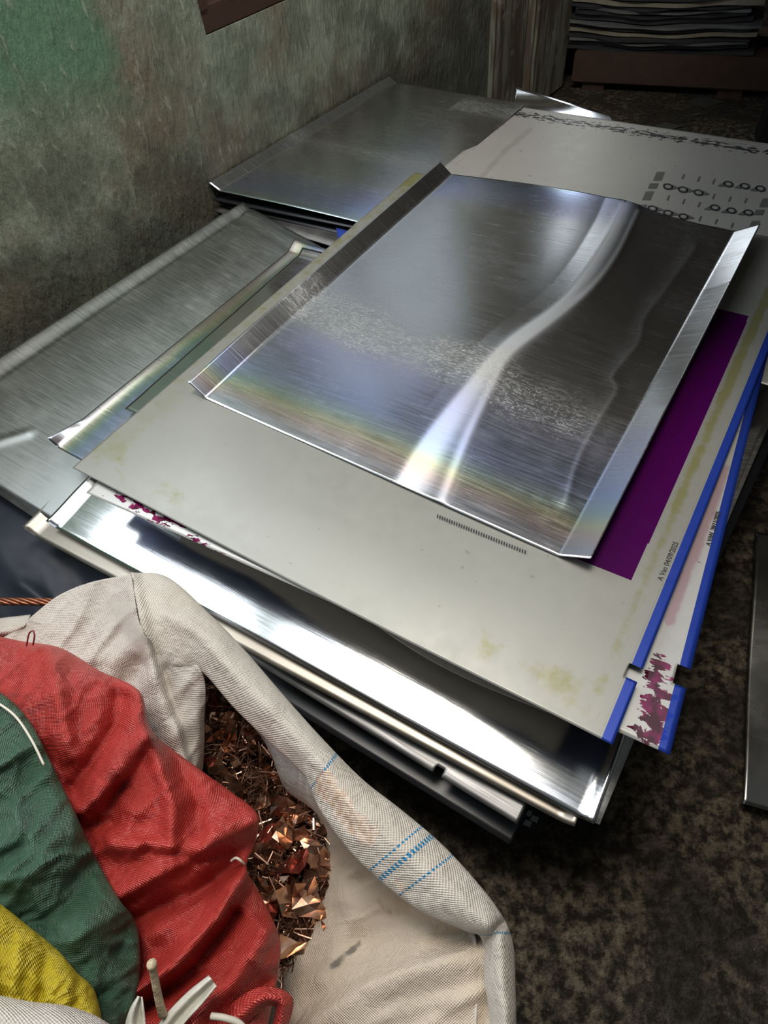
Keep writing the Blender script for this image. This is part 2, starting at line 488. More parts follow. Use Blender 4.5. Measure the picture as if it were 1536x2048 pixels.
# floor
fl = N('oily_concrete_floor')
oc = fl.co('Object'); f1 = fl.noise(oc, 4.5, 7, 0.68, 0.8); f2 = fl.noise(oc, 48, 7, 0.7); f3 = fl.noise(oc, 150, 3, 0.6)
c = fl.mix(fl.ss(f2, 0.40, 0.68), (0.034, 0.025, 0.016), (0.330, 0.260, 0.170))
c = fl.mix(fl.math('MULTIPLY', fl.ss(f1, 0.42, 0.60), 0.8), c, (0.036, 0.028, 0.020))
c = fl.mix(fl.math('MULTIPLY', fl.ss(f3, 0.66, 0.72), 0.55), c, (0.34, 0.30, 0.24))
fl.set(Base_Color=c, Roughness=fl.ss(f2, 0.3, 0.7, 0.42, 0.85))
fl.bump(fl.math('ADD', fl.math('ADD', fl.math('MULTIPLY', f2, 1.0), fl.math('MULTIPLY', f1, 1.5)), fl.math('MULTIPLY', f3, 0.35)), 1.0, 0.035)
FX0, FX1, FY0, FY1 = -2.6, 3.1, -2.2, 4.3
bm = bmesh.new(); box_bm(bm, (FX0, FY0, -0.1), (FX1 - FX0, 0, 0), (0, FY1 - FY0, 0), (0, 0, 0.1))
tag(from_bm('floor', bm, fl.m), 'dirty dark concrete floor', 'floor', kind='structure')
# ceiling with the opening
bm = bmesh.new()
for x0, x1, y0, y1 in ((FX0, SKY[0], FY0, FY1), (SKY[1], FX1, FY0, FY1), (SKY[0], SKY[1], FY0, SKY[2]), (SKY[0], SKY[1], SKY[3], FY1)):
    box_bm(bm, (x0, y0, CEIL), (x1 - x0, 0, 0), (0, y1 - y0, 0), (0, 0, 0.06))
tag(from_bm('ceiling', bm, M_CEIL), 'roof underside with a daylight opening', 'ceiling', kind='structure')
for nm, args in (('wall_back', ((FX0, FY1, 0), (FX1 - FX0, 0, 0), (0, 0.12, 0))), ('wall_right', ((FX1, FY0, 0), (0.12, 0, 0), (0, FY1 - FY0, 0))),
                 ('wall_front', ((FX0, FY0 - 0.12, 0), (FX1 - FX0, 0, 0), (0, 0.12, 0)))):
    bm = bmesh.new(); box_bm(bm, args[0], args[1], args[2], (0, 0, CEIL))
    tag(from_bm(nm, bm, M_DARK), 'sooty dark ' + nm.replace('_', ' '), 'wall', kind='structure')

# ------------------------------------------------------------------ plates: materials


def plate_material(name, base, extra, rough=0.42):
    m = N(name)
    oc = m.co('Object'); big = m.noise(oc, 3, 5, 0.6); sm = m.noise(oc, 40, 5, 0.6)
    c = m.mix(m.ss(big, 0.35, 0.7), tuple(k * 0.94 for k in base), tuple(k * 1.04 for k in base))
    sp = m.noise(m.co('Object', (1, 1, 1)), 75, 2, 0.5)
    c = m.mix(m.math('MULTIPLY', m.ss(sp, 0.73, 0.77), 0.5), c, tuple(k * 0.55 for k in base))
    r = m.math('ADD', rough, m.math('MULTIPLY', m.math('SUBTRACT', sm, 0.5), 0.2))
    m.ink = 0.0
    c = extra(m, c, sm)
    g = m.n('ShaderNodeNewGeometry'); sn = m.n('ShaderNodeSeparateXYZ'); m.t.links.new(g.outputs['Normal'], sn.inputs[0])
    c = m.mix(m.ss(sn.outputs[2], -0.3, -0.6), c, (0.07, 0.09, 0.16))      # downward faces: navy shade of the underside put into the colour
    m.set(Base_Color=c, Roughness=r, Metallic=m.math('MULTIPLY', m.math('SUBTRACT', 1.0, m.ink), 0.35),
          Specular_IOR_Level=m.math('SUBTRACT', 0.5, m.math('MULTIPLY', m.ink, 0.42)))
    m.bump(big, 0.05, 0.01)
    return m.m


BLUE = (0.014, 0.042, 0.30)

# P1 : the wide matte plate on top of the stack
ZP = 0.400
A_, B_, D_ = W(145, 935, ZP), W(1225, 1490, ZP), W(830, 345, ZP)
P1 = Sheet([A_, B_, B_ + (D_ - A_), D_], 260, 300, xyz=True)
w1, h1 = np.linalg.norm(B_ - A_), np.linalg.norm(D_ - A_)
pa = [P1.st(*q) for q in ((1180, 1130), (1272, 1163), (1495, 620), (1365, 612), (1283, 1345), (1276, 1362))]
pur = (min(pa[0][0], pa[3][0]) * w1 - 0.10, (pa[1][0] + pa[2][0]) / 2 * w1, (pa[0][1] + pa[1][1]) / 2 * h1, (pa[2][1] + pa[3][1]) / 2 * h1)


def p1_extra(m, c, sm):
    ye = m.attr('yellow')
    yn = m.noise(m.co('UV', (1, 1, 1)), 30, 5, 0.65)
    yk = m.ss(m.math('ADD', ye, m.math('MULTIPLY', m.math('SUBTRACT', yn, 0.5), 1.8)), 0.30, 0.95)
    c = m.mix(m.math('MULTIPLY', yk, 0.80), c, (0.19, 0.18, 0.035))
    gr = m.attr('grime'); gn = m.noise(m.co('UV', (1, 2.5, 1), (0, 0, 0.4)), 22, 5, 0.7, 0.5)
    gk = m.ss(m.math('ADD', gr, m.math('MULTIPLY', m.math('SUBTRACT', gn, 0.5), 1.3)), 0.45, 0.95)
    c = m.mix(m.math('MULTIPLY', gk, 0.55), c, (0.24, 0.24, 0.17))
    x, y = m.uvw()
    mr = m.box(x, y, w1 - 0.105, w1 - 0.0135, -1, 9)
    c = m.mix(m.math('MULTIPLY', mr, 0.10), c, (0.36, 0.34, 0.28))
    p = m.box(x, y, *pur)
    p2 = m.box(x, y, pur[1] - 0.01, pur[1] + 0.0015, pur[2] + 0.07, pur[3] - 0.02)
    p = m.math('MAXIMUM', p, p2)
    c = m.mix(p, c, (0.050, 0.0006, 0.056)); m.ink = p
    ln = m.box(x, y, w1 - 0.0165, w1 - 0.0155, -1, 9)
    c = m.mix(m.math('MULTIPLY', ln, 0.5), c, (0.2, 0.2, 0.2))
    c = m.mix(m.box(x, y, w1 - 0.0135, w1 + 1, -1, 9), c, BLUE)
    return c


def p1_yellow(a, b, U, V):
    y = 0.55 * blob(U, V, 345, 985, 55, 25, 20) + 0.5 * blob(U, V, 230, 905, 40, 28) + 0.75 * blob(U, V, 1115, 1360, 75, 40, 25) + 0.6 * blob(U, V, 970, 1290, 30, 45)
    y = y + 0.35 * blob(U, V, 690, 1170, 30, 14) + 0.25 * blob(U, V, 565, 1110, 25, 12)
    s = np.exp(-((a * w1 - (w1 - 0.038)) / 0.009) ** 2)
    y = y + s * np.clip(0.35 + b * 1.6, 0.3, 1.25)
    y = y + 0.62 * np.exp(-((a * w1) / 0.06) ** 2) * (0.45 + 0.55 * b) + 0.5 * blob(U, V, 845, 360, 40, 25)
    return np.clip(y, 0, 1)


def p1_grime(a, b, U, V):
    g = 0.5 * np.exp(-((a * w1 - 0.03) / 0.045) ** 2) + 0.6 * blob(U, V, 225, 880, 45, 30) + 0.4 * blob(U, V, 330, 810, 70, 50) + 0.45 * blob(U, V, 270, 960, 25, 40)
    for ln, w in (([(190, 893), (205, 903), (222, 913)], 4), ([(213, 885), (228, 877), (241, 873)], 4), ([(232, 936), (243, 950), (245, 962)], 3.5), ([(283, 835), (300, 838)], 5), ([(262, 862), (290, 860)], 3), ([(1190, 1455), (1200, 1420), (1260, 1260), (1290, 1190)], 2.5)):
        g = g + 1.1 * np.exp(-(seg_dist(U, V, ln) / w) ** 2)
    g = g + 0.5 * blob(U, V, 1500, 540, 30, 60) + 0.35 * np.exp(-((a * w1 - (w1 - 0.11)) / 0.006) ** 2)
    return np.clip(g, 0, 1)


M_P1 = plate_material('matte_anodised_plate', (0.285, 0.282, 0.252), p1_extra)
nb = (pa[4][1], pa[5][1])
o_p1 = P1.build('printing_plate', M_P1, dz=lambda a, b, U, V: -0.010 * np.clip(1 - b / 0.10, 0, 1) ** 2 * np.sin(np.pi * np.clip(a * 1.1, 0, 1)) * 0.6 + 0.002 * np.sin(a * 7) * np.sin(b * 5 + 1),
                notches=[(1 - 0.016 / w1, 1.001, min(nb) - 0.002, max(nb) + 0.004)], attrs={'yellow': p1_yellow, 'grime': p1_grime})
tag(o_p1, 'wide matte grey printing plate with purple block and yellow stains, under the loose shiny sheet', 'printing plate')

M_INK = plain('black_print', (0.02, 0.02, 0.02), 0.6, bump=0, var=0)
M_INKG = plain('grey_print', (0.10, 0.10, 0.095), 0.6, bump=0, var=0)


def text_part(txt, sheet, p_from, p_to, size_ratio, parent, mat, lift=0.0012):
    """lettering printed on a sheet, its base line from one pixel to another"""
    cu = bpy.data.curves.new('lettering', 'FONT'); cu.body = txt; cu.size = 1.0; cu.offset = 0.018
    tmp = bpy.data.objects.new('lettering', cu); COL.objects.link(tmp)
    bpy.context.view_layer.update()
    dg = bpy.context.evaluated_depsgraph_get()
    me = bpy.data.meshes.new_from_object(tmp.evaluated_get(dg)); bpy.data.objects.remove(tmp)
    n = len(me.vertices); co = np.zeros(n * 3); me.vertices.foreach_get('co', co); co = co.reshape(-1, 3)
    wid = co[:, 0].max() - co[:, 0].min()
    z = sheet.K[1][2] + lift
    a, b = W(*p_from, z), W(*p_to, z); d = b - a; L = np.linalg.norm(d); d = d / L
    up = np.cross([0, 0, 1], d)
    k = L / wid
    P = a + np.outer((co[:, 0] - co[:, 0].min()) * k, d) + np.outer(co[:, 1] * k * size_ratio, up); P[:, 2] = z
    me.vertices.foreach_set('co', P.ravel()); me.update()
    me.materials.clear()
    return link('printed_lettering', me, mat, parent)


text_part('A Van 04/09/2025', P1, (1324, 1163), (1357, 1086), 1.0, o_p1, M_INK)
# slanted register bar next to the loose sheet
bm = bmesh.new()
p0, p1_ = W(874, 1031, ZP + 0.0012), W(1049, 1103, ZP + 0.0012)
for k in range(36):
    c = p0 + (p1_ - p0) * k / 35; d = (p1_ - p0) / 35
    s = np.array([d[1], -d[0], 0]); s = s / np.linalg.norm(s) * 0.0055
    q = [c - s * .5 - d * .15, c - s * .5 + d * .35, c + s * .5 + d * .65, c + s * .5 + d * .15]
    bm.faces.new([bm.verts.new(x) for x in q])
from_bm('printed_register_bar', bm, M_INK, o_p1)

# P2 : second plate, magenta splashes, a little lower
ZP2 = 0.388
a2, b2 = W(172, 985, ZP2), W(1340, 1510, ZP2)
dr = W(1477, 950, ZP2) - b2; dr = dr / np.linalg.norm(dr)
P2 = Sheet([a2, b2, b2 + dr * 0.97, a2 + dr * 0.97], 150, 150, xyz=True)
w2, h2 = np.linalg.norm(b2 - a2), 0.97


def p2_extra(m, c, sm):
    g = m.attr('magenta')
    n = m.noise(m.co('UV', (1.0, 2.1, 1), (0, 0, 0.15)), 36, 5, 0.6, 0.4)
    k = m.ss(m.math('ADD', m.math('MULTIPLY', g, 0.85), m.math('MULTIPLY', m.math('SUBTRACT', n, 0.5), 3.0)), 0.55, 0.60)
    n2 = m.noise(m.co('UV'), 55, 4)
    c = m.mix(k, c, m.mix(m.ss(n2, 0.4, 0.62), (0.045, 0.001, 0.012), (0.20, 0.006, 0.075)))
    w = m.attr('wash')
    c = m.mix(m.math('MULTIPLY', m.ss(m.math('ADD', w, m.math('MULTIPLY', m.math('SUBTRACT', n2, 0.5), 0.8)), 0.35, 0.8), 0.55), c, (0.40, 0.16, 0.22))
    m.ink = k
    x, y = m.uvw()
    c = m.mix(m.box(x, y, w2 - 0.0135, w2 + 1, -1, 9), c, BLUE)
    mr = m.box(x, y, w2 - 0.045, w2 - 0.0135, -1, 9)
    c = m.mix(m.math('MULTIPLY', mr, 0.12), c, (0.30, 0.31, 0.32))
    return c


def p2_mag(a, b, U, V):
    g = 0.95 * blob(U, V, 1312, 1400, 40, 60, 0) + 0.9 * blob(U, V, 1295, 1460, 40, 35) + 0.62 * blob(U, V, 1330, 1328, 22, 14)
    g = g + 0.62 * blob(U, V, 250, 1000, 75, 16, 26) + 0.62 * blob(U, V, 330, 1040, 70, 20, 28) + 0.3 * blob(U, V, 420, 1090, 60, 12, 28)
    g = g + 0.45 * blob(U, V, 1305, 1340, 14, 40)
    return np.clip(g, 0, 1)


def p2_wash(a, b, U, V):
    d = np.abs(seg_dist(U, V, [(1340, 1240), (1372, 1150), (1395, 1090), (1425, 1010), (1448, 940)]))
    d2 = np.abs(seg_dist(U, V, [(1325, 1320), (1340, 1250), (1365, 1150)]))
    return np.clip(np.exp(-(d / 14) ** 2) + np.exp(-(d2 / 3) ** 2), 0, 1)


nz = sorted((P2.st(1368, 1372)[1], P2.st(1376, 1342)[1]))
o_p2 = P2.build('printing_plate', plate_material('white_coated_plate', (0.52, 0.51, 0.48), p2_extra, 0.38),
                notches=[(1 - 0.016 / w2, 1.001, nz[0] - 0.002, nz[1] + 0.004)], attrs={'magenta': p2_mag, 'wash': p2_wash})
tag(o_p2, 'pale printing plate splashed with magenta ink, poking out below the purple one', 'printing plate')
text_part('A VAN_28/11/2025', P2, (1420, 1092), (1441, 1024), 1.0, o_p2, M_INK)

# P3 : back right plate with black flecks and small prints
ZP3 = 0.380
a3 = W(1035, 213, ZP3); b3 = W(1536, 287, ZP3); l3 = W(865, 352, ZP3)
e3 = (b3 - a3) / np.linalg.norm(b3 - a3) * 0.98; f3_ = (l3 - a3) / np.linalg.norm(l3 - a3) * 0.95
P3 = Sheet([a3 + f3_, a3 + f3_ + e3, a3 + e3, a3], 130, 130, xyz=True)
w3, h3 = 0.98, 0.95


def p3_extra(m, c, sm):
    g = m.attr('flecks')
    n = m.noise(m.co('UV', (1.0, 2.2, 1)), 44, 3, 0.6)
    k = m.ss(m.math('ADD', g, m.math('MULTIPLY', m.math('SUBTRACT', n, 0.5), 2.8)), 0.56, 0.62)
    c = m.mix(m.math('MULTIPLY', k, 0.92), c, (0.012, 0.013, 0.015))
    p = m.attr('pink'); pn = m.noise(m.co('UV'), 40, 5)
    c = m.mix(m.math('MULTIPLY', m.ss(m.math('ADD', p, m.math('MULTIPLY', m.math('SUBTRACT', pn, 0.5), 1.2)), 0.4, 0.7), 0.6), c, (0.36, 0.12, 0.15))
    q = m.attr('smear')
    c = m.mix(m.math('MULTIPLY', m.ss(m.math('ADD', q, m.math('MULTIPLY', m.math('SUBTRACT', pn, 0.5), 1.0)), 0.4, 0.8), 0.4), c, (0.28, 0.24, 0.20))
    return c


o_p3 = P3.build('printing_plate', plate_material('grey_exposed_plate', (0.46, 0.445, 0.405), p3_extra), attrs={
    'flecks': lambda a, b, U, V: np.clip(0.68 * np.exp(-(((1 - b) * h3 - 0.050) / 0.026) ** 2), 0, 1),
    'pink': lambda a, b, U, V: np.clip(np.exp(-(seg_dist(U, V, [(1295, 440), (1350, 448), (1400, 460), (1480, 470)]) / 7) ** 2) + 0.55 * np.exp(-((a * w3 - 0.022) / 0.006) ** 2), 0, 1),
    'smear': lambda a, b, U, V: np.clip(np.exp(-(seg_dist(U, V, [(950, 370), (985, 330), (1010, 300), (1060, 260)]) / 9) ** 2) * 0.8 + 0.5 * np.exp(-(seg_dist(U, V, [(900, 330), (960, 280), (1010, 250)]) / 8) ** 2), 0, 1)})
tag(o_p3, 'grey plate at the back right with black flecks and rows of small car prints', 'printing plate')


# printed cars, ticks and barcodes on P3
def pcs(P):
    return W(P[0], P[1], ZP3 + 0.0012)


def poly(bm, pts):
    bm.faces.new([bm.verts.new(pcs(p)) for p in pts])


M_HUB = plain('pale_print', (0.32, 0.32, 0.30), 0.6, bump=0, var=0)


def print_part(name, polys):
    """polys: list of (material slot, pixel outline)"""
    bm = bmesh.new()
    for k, pts in polys:
        f = bm.faces.new([bm.verts.new(pcs(p)) for p in pts]); f.material_index = k
    o = from_bm(name, bm, M_INK, o_p3); o.data.materials.append(M_INKG); o.data.materials.append(M_HUB)


cars = [(1336, 373, 1), (1366, 379, 1), (1397, 385, 1), (1457, 368, -1), (1490, 372, -1), (1521, 377, -1),
        (1305, 417, 1), (1336, 426, 1), (1367, 433, 1), (1430, 415, -1), (1463, 421, -1), (1497, 425, -1)]
for x, y, s in cars:
    e = lambda rx, ry, n: [(x + rx * math.cos(k * 6.2832 / n), y + ry * math.sin(k * 6.2832 / n) + rx * 0.12 * math.cos(k * 6.2832 / n)) for k in range(n)]
    ring, inn = e(10.5, 6.4, 16), e(5.8, 3.2, 16); i2, i3 = e(3.8, 2.1, 16), e(2.8, 1.5, 16)
    q = [(1, [(x + s * 8.5, y - 4), (x + s * 22, y + (2 if s > 0 else 3)), (x + s * 20, y + 4), (x + s * 8, y + 5)])]
    q += [(0, [ring[k], ring[(k + 1) % 16], inn[(k + 1) % 16], inn[k]]) for k in range(16)]
    q += [(2, [inn[k], inn[(k + 1) % 16], i2[(k + 1) % 16], i2[k]]) for k in range(16)]
    q += [(1, [i2[k], i2[(k + 1) % 16], i3[(k + 1) % 16], i3[k]]) for k in range(16)] + [(2, i3)]
    print_part('printed_car', q)
for x, y in ((1366, 353), (1397, 358), (1427, 363), (1336, 396), (1367, 403), (1398, 409), (1427, 393), (1459, 398), (1491, 401), (1400, 437), (1432, 443), (1464, 450)):
    print_part('printed_tick', [(1, [(x - 3.5, y + 4), (x - 0.5, y + 5), (x + 4, y - 5), (x + 1, y - 5.5)])])
for x, y, ln in ((1318, 352, 1), (1306, 371, 2), (1296, 391, 1), (1283, 414, 2), (1530, 405, 1), (1518, 424, 2), (1508, 450, 1)):
    hgt = 9 if ln == 1 else 5; q = []
    for k in range(7):
        x0 = x - 8 + k * 2.5; t_ = 1.1 if ln == 1 else 2.2
        q.append((1, [(x0 - hgt * .45, y + hgt), (x0 - hgt * .45 + t_, y + hgt + .5), (x0 + hgt * .45 + t_, y - hgt + .5), (x0 + hgt * .45, y - hgt)]))
    print_part('printed_barcode', q)

# ------------------------------------------------------------------ shiny sheets
M_S1 = metal('polished_aluminium_sheen', 0.22, film_sheen=True, grime=0.25, scratch=0.2)
M_L1 = metal('dull_aluminium', 0.40, (0.37, 0.39, 0.375), grime=0.45, scratch=0.2)
M_B1 = metal('smooth_aluminium', 0.24, (0.66, 0.67, 0.68), grime=0.15, film_sheen=True)
M_F1 = metal('mirror_aluminium', 0.14, (0.80, 0.81, 0.82), grime=0.25, scratch=0.12)
M_F2 = metal('aged_aluminium', 0.40, (0.33, 0.295, 0.245), grime=0.6)
M_F4 = metal('grey_aluminium', 0.48, (0.23, 0.225, 0.222), grime=0.5)
M_BLK = plain('black_lacquered_sheet', (0.012, 0.013, 0.016), 0.30, 0.0, bump=0.05)

# S1 : the loose top sheet with ridge and turned-up edges
ZS = ZP + 0.004
S1 = Sheet([(385, 785, ZS), (1175, 1137, ZS), (1510, 475, ZS), (880, 348, ZS)], 260, 220)
RIDGE = [(1243, 432), (1215, 490), (1165, 570), (1110, 632), (1010, 705), (935, 790), (860, 885), (795, 985)]
R2 = [(1270, 440), (1225, 530), (1170, 600), (1095, 660), (1020, 720), (985, 780), (935, 880), (885, 1000)]
R3 = [(1385, 500), (1330, 580), (1285, 640), (1272, 690), (1222, 755), (1230, 785), (1190, 850), (1150, 930), (1130, 1000)]

RIDGE, R2, R3 = [[tuple(q) for q in catmull(np.array(L_), 40)] for L_ in (RIDGE, R2, R3)]


def s1_dz(a, b, U, V):
    # a buckle: the sheet steps up across the ridge line and comes down again slowly towards the right
    d = -seg_dist(U, V, RIDGE)                       # positive on the right of the line
    grow = 1 - np.exp(-(np.clip(b, 0, 1) / 0.20) ** 1.3)
    left = np.exp(-(np.clip(-d, 0, None) / 85) ** 1.15); right = 1 - 0.16 * np.clip(d / 40, 0, 1)
    fall = np.clip(1 - np.clip(d - 40, 0, None) / np.maximum(60, 330 + 0.25 * (700 - V)), 0, 1)
    fall = fall * fall * (3 - 2 * fall)
    z = 0.019 * np.where(d < 0, left, right * fall) * grow
    z = z + ridge(U, V, R2, 0.0022, 10, 22) + ridge(U, V, R3, 0.0014, 14)
    z = z + 0.006 * np.exp(-((1 - b) / 0.10) ** 2) * np.sin(np.pi * np.clip((a - .05) * 1.4, 0, 1))
    # fold-ups left and right
    wl = np.clip((0.044 - a) / 0.044, 0, 1); wr = np.clip((a - 0.944) / 0.056, 0, 1)
    z = z + 0.026 * wl + wr * (0.026 + 0.008 * np.sin(b * 9.0) * np.where((b > .35) & (b < .75), 0.5, 0.1))
    z = z - 0.003 * np.exp(-(b / 0.12) ** 2) + 0.003
    z = z + 0.0016 * fbm(U, V, 180, 3, 2)
    return z


def s1_film_sheen(a, b, U, V):
    f = np.interp(b, [0, 0.02, 0.05, 0.075, 0.10, 0.15, 0.24, 0.32], [0.97, 0.84, 0.72, 0.60, 0.48, 0.34, 0.18, 0.0])
    f = np.where(b > 0.84, np.clip((b - 0.84) / 0.16, 0, 1) * 0.5 * np.clip((0.75 - a) / 0.3, 0, 1), f)
    f = np.where(a < 0.052, np.clip((0.16 - b) / 0.16, 0, 1) * 0.9, f)
    return np.clip(f + 0.10 * fbm(U, V, 160, 7) * (f > 0.02), 0, 1)


def s1_scuff(a, b, U, V):
    d = -seg_dist(U, V, RIDGE); w = np.interp(b, [0, .3, 1], [24, 14, 9])
    k = np.exp(-(d / np.where(d < 0, w * 1.8, w * 0.6)) ** 2)
    k = k + 0.6 * np.exp(-(seg_dist(U, V, R2) / np.interp(b, [0, .4, 1], [12, 7, 4])) ** 2) + 0.22 * np.exp(-(seg_dist(U, V, R3) / 5) ** 2)
    return np.clip(k, 0, 1)


def s1_wet(a, b, U, V):
    c = 0.36 - 0.10 * a
    return np.clip(np.exp(-((b - c) / 0.09) ** 2) * (0.85 + 1.2 * fbm(U, V, 130, 5)) * (1 - 0.45 * a), 0, 1)


s1 = S1.build('aluminium_sheet', M_S1, dz=s1_dz, attrs={'film_sheen': s1_film_sheen, 'wet': s1_wet, 'scuff': s1_scuff}, th=0.0008)
tag(s1, 'loose mirror-like aluminium sheet with a bright ridge, topmost on the matte plate', 'metal sheet')

# B1 : back-left sheet against the wall
B1 = Sheet([(420, 378, 0.400), (760, 455, 0.372), (1052, 208, 0.385), (780, 162, 0.402)], 120, 100)


def b1_dz(a, b, U, V):
    return 0.018 * np.clip((0.06 - a) / 0.06, 0, 1) + 0.004 * np.sin(np.pi * a) * np.exp(-(b / .15) ** 2) + 0.0015 * fbm(U, V, 160, 4, 2)


o = B1.build('aluminium_sheet', M_B1, dz=b1_dz, attrs={
    'film_sheen': lambda a, b, U, V: np.clip((0.25 - b) / 0.25, 0, 1) * 0.55 * (a > .06) + 0.02 * (a > 2),
    'wet': lambda a, b, U, V: np.clip(np.exp(-((b - 0.42) / 0.06) ** 2) * 0.5 + 0.8 * np.exp(-((b - 0.9) / 0.07) ** 2) * (a > .6), 0, 1)})
tag(o, 'smooth grey aluminium sheet with a turned-up edge against the green wall', 'metal sheet')
# layers under it
for k, (dzz, lab, q) in enumerate(((0.010, 'black sheet just under the wall-side grey aluminium sheet', (395, 395, 740, 462)),
                                   (0.028, 'black sheet two layers below the wall-side grey aluminium sheet', (425, 410, 728, 478)))):
    zz = 0.386 - dzz
    s = Sheet([(q[0] + 30, q[1] + 4, zz), (q[2], q[3], zz - 0.018), (1040, 225, zz), (800, 190, zz)], 40, 30)
    o = s.build('lacquered_sheet', M_BLK, th=0.003); tag(o, lab, 'sheet')
s = Sheet([(424, 420, 0.352), (740, 515, 0.338), (1055, 245, 0.34), (800, 205, 0.352)], 30, 30)
tag(s.build('aluminium_sheet', M_F4, th=0.002), 'dull sheet at the bottom of the wall-side layers, corner poking out left', 'metal sheet')
# B2 : bright corner behind the flecked plate
B2 = Sheet([(1015, 285, 0.376), (1290, 330, 0.376), (1222, 232, 0.376), (1030, 186, 0.380)], 50, 40)
o = B2.build('aluminium_sheet', M_F1, dz=lambda a, b, U, V: 0.018 * np.clip((b - 0.8) / 0.2, 0, 1) ** 2 * (1 - a))
tag(o, 'bright aluminium sheet curling up behind the flecked plate', 'metal sheet')

# P4 : blue edged plate corner below the matte plate
P4 = Sheet([(700, 600, 0.384), (840, 700, 0.383), (930, 520, 0.383), (672, 455, 0.384)], 20, 20)
m4 = N('blue_printed_plate'); m4.set(Base_Color=(0.02, 0.05, 0.30), Roughness=0.4)
tag(P4.build('printing_plate', m4.m), 'blue plate edge showing between the wall-side sheets and the matte plate', 'printing plate')

# L1 : large dull sheet at the left
L1 = Sheet([(-198, 852, 0.333), (330, 1180, 0.266), (760, 560, 0.335), (488, 408, 0.368)], 120, 120)


def l1_dz(a, b, U, V):
    z = 0.010 * np.exp(-((a) / 0.05) ** 2) + ridge(U, V, [(-40, 900), (20, 880), (60, 868)], 0.004, 8)
    z = z + 0.0016 * np.tanh((a - 0.075) / 0.006) + 0.0014 * np.tanh((0.93 - b) / 0.006)
    return z + 0.0016 * fbm(U, V, 260, 2, 2) + ridge(U, V, [(490, 425), (560, 470), (620, 500)], 0.004, 10)


o = L1.build('aluminium_sheet', M_L1, dz=l1_dz)
tag(o, 'big dull scratched aluminium sheet along the green wall at left', 'metal sheet')
# a second sheet under L1 at the back corner
s = Sheet([(-150, 890, 0.305), (300, 1190, 0.250), (790, 560, 0.300), (530, 435, 0.318)], 40, 40)
tag(s.build('aluminium_sheet', M_F4, th=0.002), 'grey sheet directly beneath the big dull sheet along the wall', 'metal sheet')

# L2 : iridescent strip, curled corner
L2 = Sheet([(105, 890, 0.366), (330, 1010, 0.362), (830, 560, 0.372), (592, 492, 0.372)], 110, 110)


def l2_dz(a, b, U, V):
    return 0.016 * np.clip((0.05 - a) / 0.05, 0, 1) * np.clip((0.10 - b) / 0.10, 0, 1) + 0.016 * np.clip((b - .955) / .045, 0, 1) + 0.003 * np.exp(-(a / 0.06) ** 2)


o = L2.build('aluminium_sheet', metal('iridescent_aluminium', 0.2, film_sheen=True, grime=0.3), dz=l2_dz, attrs={
    'film_sheen': lambda a, b, U, V: np.clip(0.85 - a * 2.4 + 0.25 * fbm(U, V, 90, 3), 0, 1), 'wet': lambda a, b, U, V: 0.15 + 0 * a})
tag(o, 'iridescent sheet edge with a curled dark corner, left of the matte plate', 'metal sheet')
L3 = Sheet([(250, 817, 0.380), (480, 930, 0.378), (840, 560, 0.384), (606, 502, 0.384)], 60, 60)
o = L3.build('aluminium_sheet', M_F1, dz=lambda a, b, U, V: 0.010 * np.clip((b - .97) / .03, 0, 1) + 0.002 * fbm(U, V, 60, 8))
tag(o, 'narrow bright sheet edge between the iridescent sheet and the matte plate', 'metal sheet')

# F1, F2, F4, F5 : the fanned sheets under the front edge


def front_sheet(name, fl_, fr, back_l, back_r, mat, label, droop=0.02, notch=None, seed=1, th=0.0012, lip=0.0, wave=0.004, cat='metal sheet'):
    s = Sheet([fl_, fr, back_r, back_l], 170, 70)
    nt = []
    if notch:
        q = sorted((s.st(*notch[0])[0], s.st(*notch[1])[0])); nt = [(q[0], q[1], -0.001, 0.02)]

    def dz(a, b, U, V):
        z = -droop * (np.exp(-(b / 0.10) ** 2)) + droop * math.exp(0) * 0 + wave * fbm(U, V, 300, seed, 2) * np.exp(-(b / 0.3) ** 2)
        z = z + lip * np.clip((0.020 - a) / 0.020, 0, 1) + 0.7 * lip * np.clip((a - 0.985) / 0.015, 0, 1)
        return z
    # corners are where the drooped edge is seen: lift the control corners by the droop
    for i in (0, 1): s.K[i] = s.K[i] + np.array([0, 0, droop])
    o = s.build(name, mat, dz=dz, notches=nt, th=th)
    tag(o, label, cat); return s, o


F1, o = front_sheet('aluminium_sheet', (97, 1048, 0.298), (1186, 1650, 0.258), (530, 630, 0.290), (1400, 1040, 0.256), M_F1,
                    'brilliant mirror sheet catching daylight under the front edge of the matte plate', 0.008, seed=4, lip=0.010)
F2, o = front_sheet('aluminium_sheet', (52, 1062, 0.286), (1146, 1656, 0.244), (500, 640, 0.278), (1370, 1050, 0.246), M_F2,
                    'tan-tinted sheet just under the brilliant mirror sheet at the front', 0.003, seed=6, lip=0.014)
F4, o = front_sheet('aluminium_sheet', (300, 1195, 0.238), (1034, 1648, 0.230), (640, 770, 0.240), (1320, 1070, 0.235), M_F4,
                    'dull grey sheet with a square notch in its front edge', 0.002, notch=((868, 1540), (884, 1550)), seed=8, wave=0.002)
F5, o = front_sheet('lacquered_sheet', (380, 1290, 0.180), (1020, 1690, 0.170), (640, 760, 0.23), (1360, 1040, 0.23), M_BLK,
                    'dark sheet lowest at the front of the stack, nearly on the floor', 0.004, seed=9, wave=0.002, cat='sheet')

